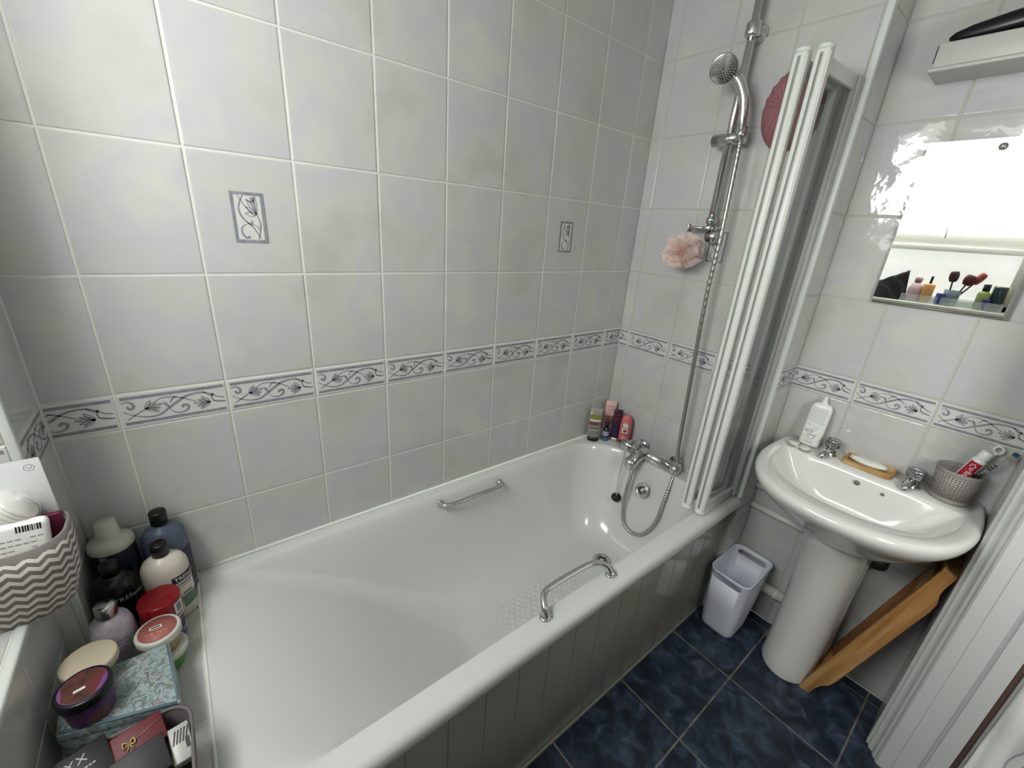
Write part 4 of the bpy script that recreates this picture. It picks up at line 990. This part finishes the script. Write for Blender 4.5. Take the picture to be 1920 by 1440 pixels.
child('white_print', mb, M('print_lilac', '#9a98c0', .5), t)
mb = MB(); mb.lathe([(.0372, .069), (.038, .0705), (.0372, .0725)], (.360, -.191, z_), 44, cap0=False, cap1=False); child('white_collar', mb, lab_w, t)
# stacked jars
t, ld = tub('green_body_butter_jar', 'green jar with white rim under the coral labelled jar', .358, -.2665, z_, .036, .05, .012, M('green_jar', '#4a8a35', .3), M('white_lid', '#c4c4ba', .35), taper=.72)
t, ld = tub('coral_body_butter_jar', 'tan jar with coral labelled white lid stacked on the green jar', .356, -.264, z_+.0512, .034, .05, .016, M('tan_jar', '#8d7f5f', .35), M('white_lid', '#c4c4ba', .35), M('coral_label', '#a3625b', .5), taper=.85, lidr=1.1)
mb = MB(); mb.box(.343, .363, -.262, -.254, z_+.1018, z_+.1022); mb.box(.346, .360, -.2595, -.2565, z_+.1021, z_+.1024, mi=1)
for k in range(8): mb.box(.337+.0045*k, .3395+.0045*k, -.272-.002*(k % 3), -.270-.002*(k % 2), z_+.1018, z_+.1022, mi=2)
child('lid_print', mb, [lab_w, lab_k, M('pale_coral', '#d58f86', .5)], t, sub=ld)
# blue paisley box
BX = [(.225, -.306), (.372, -.306), (.386, -.452), (.229, -.404)]
pais = M('paisley_card', '#8fa9ad', .55); noise_col(pais, ['#5f6c66', '#8b9c9c', '#98a9aa', '#6d7b7e', '#857a66'], 34, 4, dist=2.6, pos=[.3, .42, .5, .58, .7])
t = thing('paisley_box', 'pale blue patterned box carrying the cream and purple jars', 'box', (.3, -.36, LZ))
mb = MB(); mb.prism(BX, LZ+.0002, LZ+.092, bev=.002); child('box_base', mb, pais, t)
mb = MB(); cx_, cy_ = .303, -.367
mb.prism([(cx_+(x-cx_)*1.012, cy_+(y-cy_)*1.012) for x, y in BX], LZ+.078, LZ+.0965, bev=.002)
lidb = child('box_lid', mb, pais, t)
mb = MB(); trimc = M('blue_edge_strip', '#5d737d', .5); zt = LZ+.0968
mb.tube([(BX[3][0]+.004, BX[3][1]+.002, zt), (BX[2][0]-.004, BX[2][1]+.002, zt)], .003, 6, mi=0); mb.tube([(BX[2][0]-.002, BX[2][1]+.006, zt-.001), (BX[1][0]-.002, BX[1][1]-.004, zt-.001)], .002, 6)
child('edge_strip', mb, trimc, t, sub=lidb)
mb = MB()
rnd = random.Random(3)
for k in range(90):
    u, v = rnd.uniform(.08, .92), rnd.uniform(.08, .92)
    x = (BX[0][0]*(1-u)+BX[1][0]*u)*(1-v)+(BX[3][0]*(1-u)+BX[2][0]*u)*v; y = (BX[0][1]*(1-u)+BX[1][1]*u)*(1-v)+(BX[3][1]*(1-u)+BX[2][1]*u)*v
    R_ = rnd.uniform(.003, .008); a0 = rnd.uniform(0, 6)
    b = bmesh.new(); ribbon(b, [(x+R_*(1-i/12)*math.cos(a0+i*.55), y+R_*(1-i/12)*math.sin(a0+i*.55)) for i in range(10)], (.0004, .0014, .0006), lambda uu, vv: Vector((uu, vv, LZ+.0969))); mb._merge(b, k % 3)
mb.bm.verts.index_update()
child('scroll_print', mb, [M('grey_scroll', '#56686e', .6), M('brown_scroll', '#7c6b58', .6), M('rose_scroll', '#9c7f86', .6)], t, sub=lidb)
mb = MB(); mb.quad([(.3805, -.385, LZ+.02), (.3825, -.405, LZ+.02), (.3825, -.405, LZ+.07), (.3805, -.385, LZ+.07)]); mb.bm.free()
zb_ = LZ+.098
t, ld = tub('cream_lidded_jar', 'lime green jar with flat cream lid near the lilac bottle', .268, -.3145, zb_, .034, .045, .016, M('lime_jar', '#7a9a2e', .3), M('cream_lid', '#b3a993', .45), taper=.8, lidr=1.14)
t, ld = tub('purple_scrub_tub', 'purple tub with black rimmed lid standing on the patterned box', .272, -.3885+.0, zb_, .0335, .062, .018, noise_col(M('purple_tub', '#5a2a66', .35), ['#43264a', '#563060', '#6a4632'], 22, 3, pos=[.4, .55, .66]), black, M('violet_label', '#7d4f8b', .5), taper=.88, lidr=1.08)
mb = MB(); zt = zb_+.0627
def disc_seg(fn0, mi, zz): 
    b = bmesh.new(); b.faces.new([b.verts.new((x, y, zz)) for x, y in fn0]); mb._merge(b, mi)
disc_seg([(.272+.0295*math.cos(a), -.3885+.0295*math.sin(a)) for a in [math.radians(d) for d in list(range(25, 156, 10))+list(range(215, 306, 10))]], 0, zt)
disc_seg([(.262, -.399), (.276, -.396), (.275, -.391), (.261, -.394)], 1, zt+.0004)
child('lid_print', mb, [noise_col(M('rust_print', '#5e2c22', .5), ['#38201b', '#553024', '#662229'], 40, 3), lab_w], t, sub=ld)
# grey basket with make-up in the foreground
fb = thing('make_up_basket', 'dark grey soft basket of make-up at the near end of the ledge', 'basket', (.318, -.53, LZ))
mb = MB(); R_ = []
felt = add_bump(M('dark_grey_felt', '#4d4a4b', .9), 90, .5, .002)
for z, g in ((0.0005, -.012), (.006, -.008), (.06, 0), (.106, .004), (.112, .0045)): R_.append(rrect(.226-g, .4-g*-1, -.645-g, -.472+g, .034, LZ+z, 8))
for z, g in ((.112, .0005), (.06, -.004), (.006, -.012)): R_.append(rrect(.226-g, .4-g*-1, -.645-g, -.472+g, .032, LZ+z, 8))
mb.loft(R_); child('basket_body', mb, felt, fb)
# handle-like folded top edge
mb = MB(); mb.tube([Vector(p)+Vector((0, 0, 0)) for p in rrect(.2235, .4025, -.6475, -.4695, .034, LZ+.113, 8)]+[Vector(rrect(.2235, .4025, -.6475, -.4695, .034, LZ+.113, 8)[0])], .0028, 8, cap=False); child('rolled_edge', mb, M('grey_felt_edge', '#6a6566', .9), fb)
def slab(name, label, cat, c, size, rz, rx, mat, extra=None, ry=0):
    T = Matrix.Translation(c) @ Matrix.Rotation(rz, 4, 'Z') @ Matrix.Rotation(rx, 4, 'X') @ Matrix.Rotation(ry, 4, 'Y')
    t = thing(name, label, cat, c); w, d, h = size
    mb = MB(); mb.box(-w/2, w/2, -d/2, d/2, -h/2, h/2, .0015, mat=T); child('case', mb, mat, t)
    if extra: extra(t, T, w, d, h)
    return t
def nyx(t, T, w, d, h):
    mb = MB(); mb.text('NYX', .017, lambda x, y: T @ Vector((x-.008, y+.014, h/2+.0004)), 0, 1.15)
    for k in range(9): mb.quad([T @ Vector((-.02+.0042*k+dx, -.002+dy, h/2+.0004)) for dx, dy in ((0, 0), (.003, 0), (.003, .0025), (0, .0025))])
    child('name_print', mb, M('print_grey', '#a9a9a6', .5), t)
slab('make_up_palette', 'black make-up palette with small white lettering in the grey basket', 'palette', (.272, -.506, LZ+.116), (.07, .062, .012), .30, .25, M('matte_black', '#131316', .45), nyx)
def bow(t, T, w, d, h):
    mb = MB(); zz = h/2+.001
    for s in (-1, 1):
        mb.tube([T @ Vector((-.012, 0, zz)), T @ Vector((-.012+s*.006, .005, zz+.002)), T @ Vector((-.012+s*.007, -.003, zz+.001)), T @ Vector((-.012, 0, zz))], .0012, 6, res=3)
        mb.tube([T @ Vector((-.012, 0, zz)), T @ Vector((-.012+s*.004, -.010, zz))], .001, 6)
    mb.tube([T @ Vector((-.008, 0, zz)), T @ Vector((w/2-.002, .010, zz))], .0006, 5)
    child('gold_bow', mb, M('gold_thread', '#b29a63', .4, .5), t)
slab('red_gift_box', 'small dark red box with a gold bow inside the grey basket', 'box', (.338, -.500, LZ+.112), (.062, .045, .026), .2, .35, M('dark_red_card', '#5c1420', .5), bow)
slab('black_compact', 'square black compact lying over the red box in the basket', 'compact', (.343, -.552, LZ+.122), (.062, .052, .016), .2, .35, M('charcoal_case', '#242427', .5))
def stripes2(t, T, w, d, h):
    mb = MB()
    for k in range(5): mb.quad([T @ Vector((-.01+.004*k, y, h/2+.0004)) for y in (0,)] + [T @ Vector((-.008+.004*k, 0, h/2+.0004)), T @ Vector((-.003+.004*k, .02, h/2+.0004)), T @ Vector((-.005+.004*k, .02, h/2+.0004))])
    mb.box(.006, .011, -.012, .004, h/2, h/2+.0005, mat=T)
    child('black_print', mb, lab_k, t)
slab('clear_cosmetic_pack', 'clear and white cosmetic pack at the right side of the basket', 'pack', (.388, -.540, LZ+.108), (.026, .055, .02), .1, .3, M('frosted_white', '#a8a8a4', .3), stripes2)

# ------------------------------------------------------------------ chevron basket on the sill
ck = thing('chevron_basket', 'grey and white chevron fabric basket on the window sill', 'basket', (.17, -.245, ZS))
chev = bpy.data.materials.new('chevron_fabric'); chev.use_nodes = True; n_, l_ = chev.node_tree.nodes, chev.node_tree.links; b_ = n_['Principled BSDF']; b_.inputs['Roughness'].default_value = .85
uvn = n_.new('ShaderNodeUVMap'); uvn.uv_map = 'UVMap'; sx = n_.new('ShaderNodeSeparateXYZ'); l_.new(uvn.outputs[0], sx.inputs[0])
def mth(op, a, b=None):
    q = n_.new('ShaderNodeMath'); q.operation = op
    for i, v in enumerate((a, b)):
        if v is None: continue
        if isinstance(v, (int, float)): q.inputs[i].default_value = v
        else: l_.new(v, q.inputs[i])
    return q.outputs[0]
tri = mth('PINGPONG', sx.outputs[0], .0105)
vv = mth('ADD', sx.outputs[1], mth('MULTIPLY', tri, .8))
fr2 = mth('FRACT', mth('DIVIDE', vv, .0165)); st_ = mth('GREATER_THAN', fr2, .52)
mixc = n_.new('ShaderNodeMix'); mixc.data_type = 'RGBA'; mixc.inputs[6].default_value = srgb('#6e6a65'); mixc.inputs[7].default_value = srgb('#cfcac2'); l_.new(st_, mixc.inputs[0])
topm = mth('GREATER_THAN', sx.outputs[1], ZS+.138); mix2 = n_.new('ShaderNodeMix'); mix2.data_type = 'RGBA'; l_.new(topm, mix2.inputs[0]); l_.new(mixc.outputs[2], mix2.inputs[6]); mix2.inputs[7].default_value = srgb('#75726e'); l_.new(mix2.outputs[2], b_.inputs['Base Color'])
mb = MB(); R_ = []
for z, g in ((.002, -.022), (.006, -.018), (.05, -.006), (.1, 0), (.15, .001)): R_.append(rrect(.075-g*.2, .287+g, -.309-g*1.0, -.183+g*.2, (.03, .05, .05, .03), ZS+z, 10))
for z, g in ((.15, -.003), (.1, -.004), (.02, -.018)): R_.append(rrect(.075-g*.2, .287+g, -.309-g*1.0, -.183+g*.2, (.03, .046, .046, .03), ZS+z, 10))
mb.loft(R_, uv=True)
# darker inside
child('basket_body', mb, chev, ck)
def cardx(t, T, w, d, h):
    mb = MB(); b = bmesh.new(); ribbon(b, [(.028+.006*math.cos(a), .052+.006*math.sin(a)) for a in [2*PI*i/16 for i in range(17)]], (.0007, .0007, .0007), lambda u, v: T @ Vector((u, -d/2-.0003, v))); mb._merge(b)
    b = bmesh.new(); ribbon(b, [(.025, .054), (.028, .050), (.032, .0545)], (.0008, .0008, .0008), lambda u, v: T @ Vector((u, -d/2-.0003, v))); mb._merge(b)
    mb.lathe([(.006, 0), (.006, .0004), (.0001, .0004)], seg=16, sy=.5, mi=1, mat=T @ Matrix.Translation((-.024, -d/2, .046)) @ Matrix.Rotation(PI/2, 4, 'X'))
    child('logo_print', mb, [M('pale_logo', '#8e949a', .5), darkhole], t)
slab('hanger_card', 'white hanging card with small round logo standing in the chevron basket', 'card', (.232, -.212, .998), (.085, .0015, .135), 0, .04, M('white_card', '#dfe1e3', .5), cardx)
t = thing('cotton_pads', 'clear sleeve of round white cotton pads in the chevron basket', 'cotton pads', (.225, -.248, .9))
Tm = frame((.162, -.246, .945), (.250, -.240, 1.008), (0, 1, 0))
for k in range(16):
    mb = MB() if k == 0 else mb
    mb.lathe([(.029, 0), (.0305, .0015), (.0305, .0035), (.029, .005)], (random.uniform(-.001, .001), random.uniform(-.001, .001), .006*k+.004), 26, mat=Tm)
child('pad_stack', mb, M('cotton_white', '#dcdad3', .9), t)
mb = MB(); mb.lathe([(.031, -.002), (.0325, .01), (.033, .05), (.0325, .098), (.028, .104), (.012, .108), (.016, .114)], seg=30, mat=Tm, ribs=7, ribamp=.02)
child('clear_sleeve', mb, M('clear_film', '#eef0f0', .1, alpha=.22), t)
t = thing('medicine_pack', 'white rounded pack with barcode and small print in the chevron basket', 'pack', (.25, -.275, .9))
Tm = Matrix.Translation((.238, -.272, .930)) @ Matrix.Rotation(.12, 4, 'Z') @ Matrix.Rotation(-.08, 4, 'X') @ Matrix.Rotation(.12, 4, 'Y')
mb = MB(); mb.box(-.030, .030, -.011, .011, -.055, .055, .009, seg=4, mat=Tm); child('pack_body', mb, M('white_pack', '#e6e6e4', .35), t)
mb = MB()
x = -.006
rnd = random.Random(5)
while x < .022:
    w_ = rnd.choice([.0008, .0014, .002]); mb.quad([Tm @ Vector((x, -.0113, .040)), Tm @ Vector((x+w_, -.0113, .040)), Tm @ Vector((x+w_, -.0113, .053-.002)), Tm @ Vector((x, -.0113, .053-.002))]); x += w_+rnd.choice([.001, .0015])
for k in range(9):
    z = .028-.009*k
    for j in range(6):
        x0 = -.024+.008*j
        if rnd.random() < .8: mb.quad([Tm @ Vector((x0, -.0113, z)), Tm @ Vector((x0+.0062, -.0113, z)), Tm @ Vector((x0+.0062, -.0113, z+.0016)), Tm @ Vector((x0, -.0113, z+.0016))], 1)
child('barcode_print', mb, [lab_k, M('small_print', '#85878a', .6)], t)
mb = MB(); Tm = Matrix.Translation((.245, -.232, .955)) @ Matrix.Rotation(.2, 4, 'X'); mb.box(-.035, .036, -.004, .004, -.05, .012, .002, mat=Tm)
cz = obj('crimson_pouch', mb, M('crimson_card', '#5c1530', .5)); tag(cz, 'crimson packet edge showing at the back of the chevron basket', 'packet')
mb = MB(); Tm = Matrix.Translation((.165, -.262, .925)) @ Matrix.Rotation(-.3, 4, 'X'); mb.box(-.04, .04, -.003, .003, -.05, .04, .002, mat=Tm)
cz = obj('amber_packet', mb, M('amber_card', '#a8742d', .5)); tag(cz, 'amber coloured packet beneath the cotton pads in the chevron basket', 'packet')

# ------------------------------------------------------------------ make-up on the window board (seen in the mirror)
ZW = ZWB+.0005
t = thing('cosmetics_pouch', 'black crumpled cosmetics pouch on the window board', 'pouch', (.0, -.44, ZW))
def pouch(u, v):
    a = u*2*PI; w = 1-.55*v; x = .0+(.03*(1-v)+.004)*math.sin(a)+.003*math.sin(7*a+v*9); y = -.445+(.075-.01*v)*math.cos(a); return (x, y+.01*v, ZW+.0+(.085+.035*math.cos(a+PI))*v+.003*math.sin(a*5)*v)
mb = MB(); mb.grid(pouch, 60, 14); child('pouch_body', mb, add_bump(M('black_pvc', '#17181a', .35), 30, .8, .006), t, solid=.001)
mb = MB(); mb.tube([pouch(i/30, 1) for i in range(31)], .0025, 6); child('zip', mb, M('zip_grey', '#4b4d4a', .5), t)
t = thing('make_up_tray', 'low clear acrylic tray along the window board', 'tray', (.0, -.76, ZW))
acr = M('clear_acrylic', '#e6efee', .08, alpha=.25)
mb = MB()
for (x0, x1, y0, y1, z0, z1) in ((-.035, .045, -1.005, -.53, 0, .003), (.042, .045, -1.005, -.53, .003, .05), (-.035, -.032, -1.005, -.53, .003, .05), (-.032, .042, -1.005, -1.002, .003, .05), (-.032, .042, -.533, -.53, .003, .05), (-.032, .042, -.70, -.698, .003, .05), (-.032, .042, -.86, -.858, .003, .05)):
    mb.box(x0, x1, y0, y1, ZW+z0, ZW+z1)
child('tray_body', mb, acr, t)
zt = ZW+.0035
def jar2(name, label, x, y, prof, mat_, cprof=None, cmat=None, cat='bottle', sy=1):
    t = thing(name, label, cat, (x, y, zt)); mb = MB(); mb.lathe(prof, (x, y, zt), 24, sy=sy); child('bottle_body', mb, mat_, t)
    if cprof: mb = MB(); mb.lathe(cprof, (x, y, zt), 24); child('cap', mb, cmat, t)
    return t
jar2('perfume_bottle', 'pale pink perfume bottle with dark pink stopper in the clear tray', .0, -.585, [(.02, 0), (.026, .01), (.027, .05), (.018, .07), (.008, .075)], M('pink_glass', '#bfa3a5', .2), [(.012, .075), (.014, .08), (.014, .095), (.001, .097)], M('mauve_cap', '#8c6b70', .4))
jar2('orange_perfume', 'orange perfume bottle with slim dark spray top', .01, -.648, [(.018, 0), (.022, .004), (.022, .07), (.02, .074), (.006, .076)], M('orange_glass', '#c8965e', .2), [(.005, .076), (.005, .105), (.001, .106)], black)
t = jar2('brush_pot', 'clear pot filled with dark make-up brushes', .0, -.765, [(.025, 0), (.027, .004), (.029, .06), (.027, .06), (.0255, .006)], M('smoky_pot', '#5d6a75', .2), cat='pot')
def mbrush(x, y, dx, dy, h, r, col, label):
    t = thing('make_up_brush', label, 'brush', (x, y, zt+.008))
    a = Vector((x, y, zt+.008)); e = Vector((x+dx, y+dy, zt+h)); d = e-a
    mb = MB(); mb.tube([a, a+d*.55, a+d*.7], .003, 8); child('handle', mb, black, t)
    mb = MB(); mb.tube([a+d*.68, a+d*.75, a+d*.85, a+d*.95, e], lambda q: r*(.35+.65*math.sin(PI*(.12+.75*q))), 14, res=3); child('bristle_head', mb, col, t)
db = M('dark_brown_bristle', '#3c2024', .8)
mbrush(.004, -.757, .0, .012, .135, .017, db, 'upright dark brown make-up brush in the clear pot')
mbrush(0, -.775, .005, -.035, .125, .02, M('maroon_bristle', '#451a1c', .8), 'wide maroon make-up brush tilting out of the clear pot')
mbrush(-.012, -.768, -.005, -.075, .135, .014, M('rosy_bristle', '#8a3f3c', .8), 'rosy make-up brush leaning far out of the clear pot')
jar2('green_cosmetic_bottle', 'lime green bottle with black cap in the clear tray', .01, -.905, [(.018, 0), (.021, .004), (.021, .06), (.01, .07)], M('lime_glass', '#7c8a4e', .3), [(.012, .07), (.012, .095), (.001, .096)], black)
jar2('dark_teal_bottle', 'dark teal bottle at the far end of the clear tray', .0, -.965, [(.02, 0), (.022, .004), (.022, .085), (.02, .09), (.001, .091)], M('teal_dark', '#16302f', .25), [(.0225, .05), (.0225, .052)], None or black)
jar2('purple_pot', 'low purple pot at the front of the clear tray', .022, -.925, [(.0, 0), (.015, 0), (.0165, .003), (.0165, .04), (.015, .042), (.001, .042)], M('purple_pot', '#3a2466', .3), cat='pot')
jar2('blue_pot', 'small blue pot beside the brush pot', .024, -.722, [(.016, 0), (.0175, .003), (.0175, .042), (.016, .044), (.001, .044)], M('blue_pot', '#38407c', .3), cat='pot')
slab('yellow_sachet', 'pale yellow sachet standing at the back of the window board', 'sachet', (-.045, -.965, ZW+.075), (.003, .075, .15), 0, 0, noise_col(M('sachet_print', '#c9c68a', .5), ['#cfcfb2', '#c7c377', '#b59f86'], 14, 2), ry=-.05)

for o_ in list(COL.objects):
    if o_.parent is None and o_.type == 'EMPTY' and o_.name.split('.')[0] in ('cosmetics_pouch', 'perfume_bottle', 'orange_perfume', 'brush_pot', 'make_up_brush', 'green_cosmetic_bottle', 'dark_teal_bottle', 'purple_pot', 'blue_pot'):
        o_.scale = (1.25, 1.4, 1.6)
# ------------------------------------------------------------------ camera, light
cam = bpy.data.cameras.new('camera'); co = bpy.data.objects.new('camera', cam); COL.objects.link(co)
co.location = (.5039, -1.1598, 1.4756); co.rotation_euler = (1.2109, -.0681, -.6605)
cam.sensor_width = 36; cam.sensor_fit = 'HORIZONTAL'; cam.lens = 781.32/1920*36; cam.clip_start = .01
SC.camera = co
w = bpy.data.worlds.new('World'); SC.world = w; w.use_nodes = True
w.node_tree.nodes['Background'].inputs[0].default_value = (1, 1, .96, 1); w.node_tree.nodes['Background'].inputs[1].default_value = .3
def area(name, loc, rot, sx, sy, e, col=(1, 1, 1)):
    l = bpy.data.lights.new(name, 'AREA'); l.shape = 'RECTANGLE'; l.size = sx; l.size_y = sy; l.energy = e; l.color = col
    o = bpy.data.objects.new(name, l); COL.objects.link(o); o.location = loc; o.rotation_euler = rot; return o
area('window_daylight', (-.03, (YP+YQ)/2, 1.86), (0, -(PI/2-.52), 0), .42, .74, 16.5, (.995, 1, .985))
area('cloth_fill', (1.3, -1.72, 1.5), (0, -1.2, 0), .4, .4, 9, (1, .99, .95))  # added fill lamp beyond the doorway, brightens the hanging cloth
SC.view_settings.view_transform = 'Standard'
SC.view_settings.exposure = 0
SC.cycles.max_bounces = 10; SC.cycles.diffuse_bounces = 6; SC.cycles.glossy_bounces = 5; SC.cycles.transparent_max_bounces = 16
SC.cycles.caustics_reflective = False; SC.cycles.caustics_refractive = False
SC.cycles.use_denoising = True
SC.cycles.sample_clamp_indirect = 6
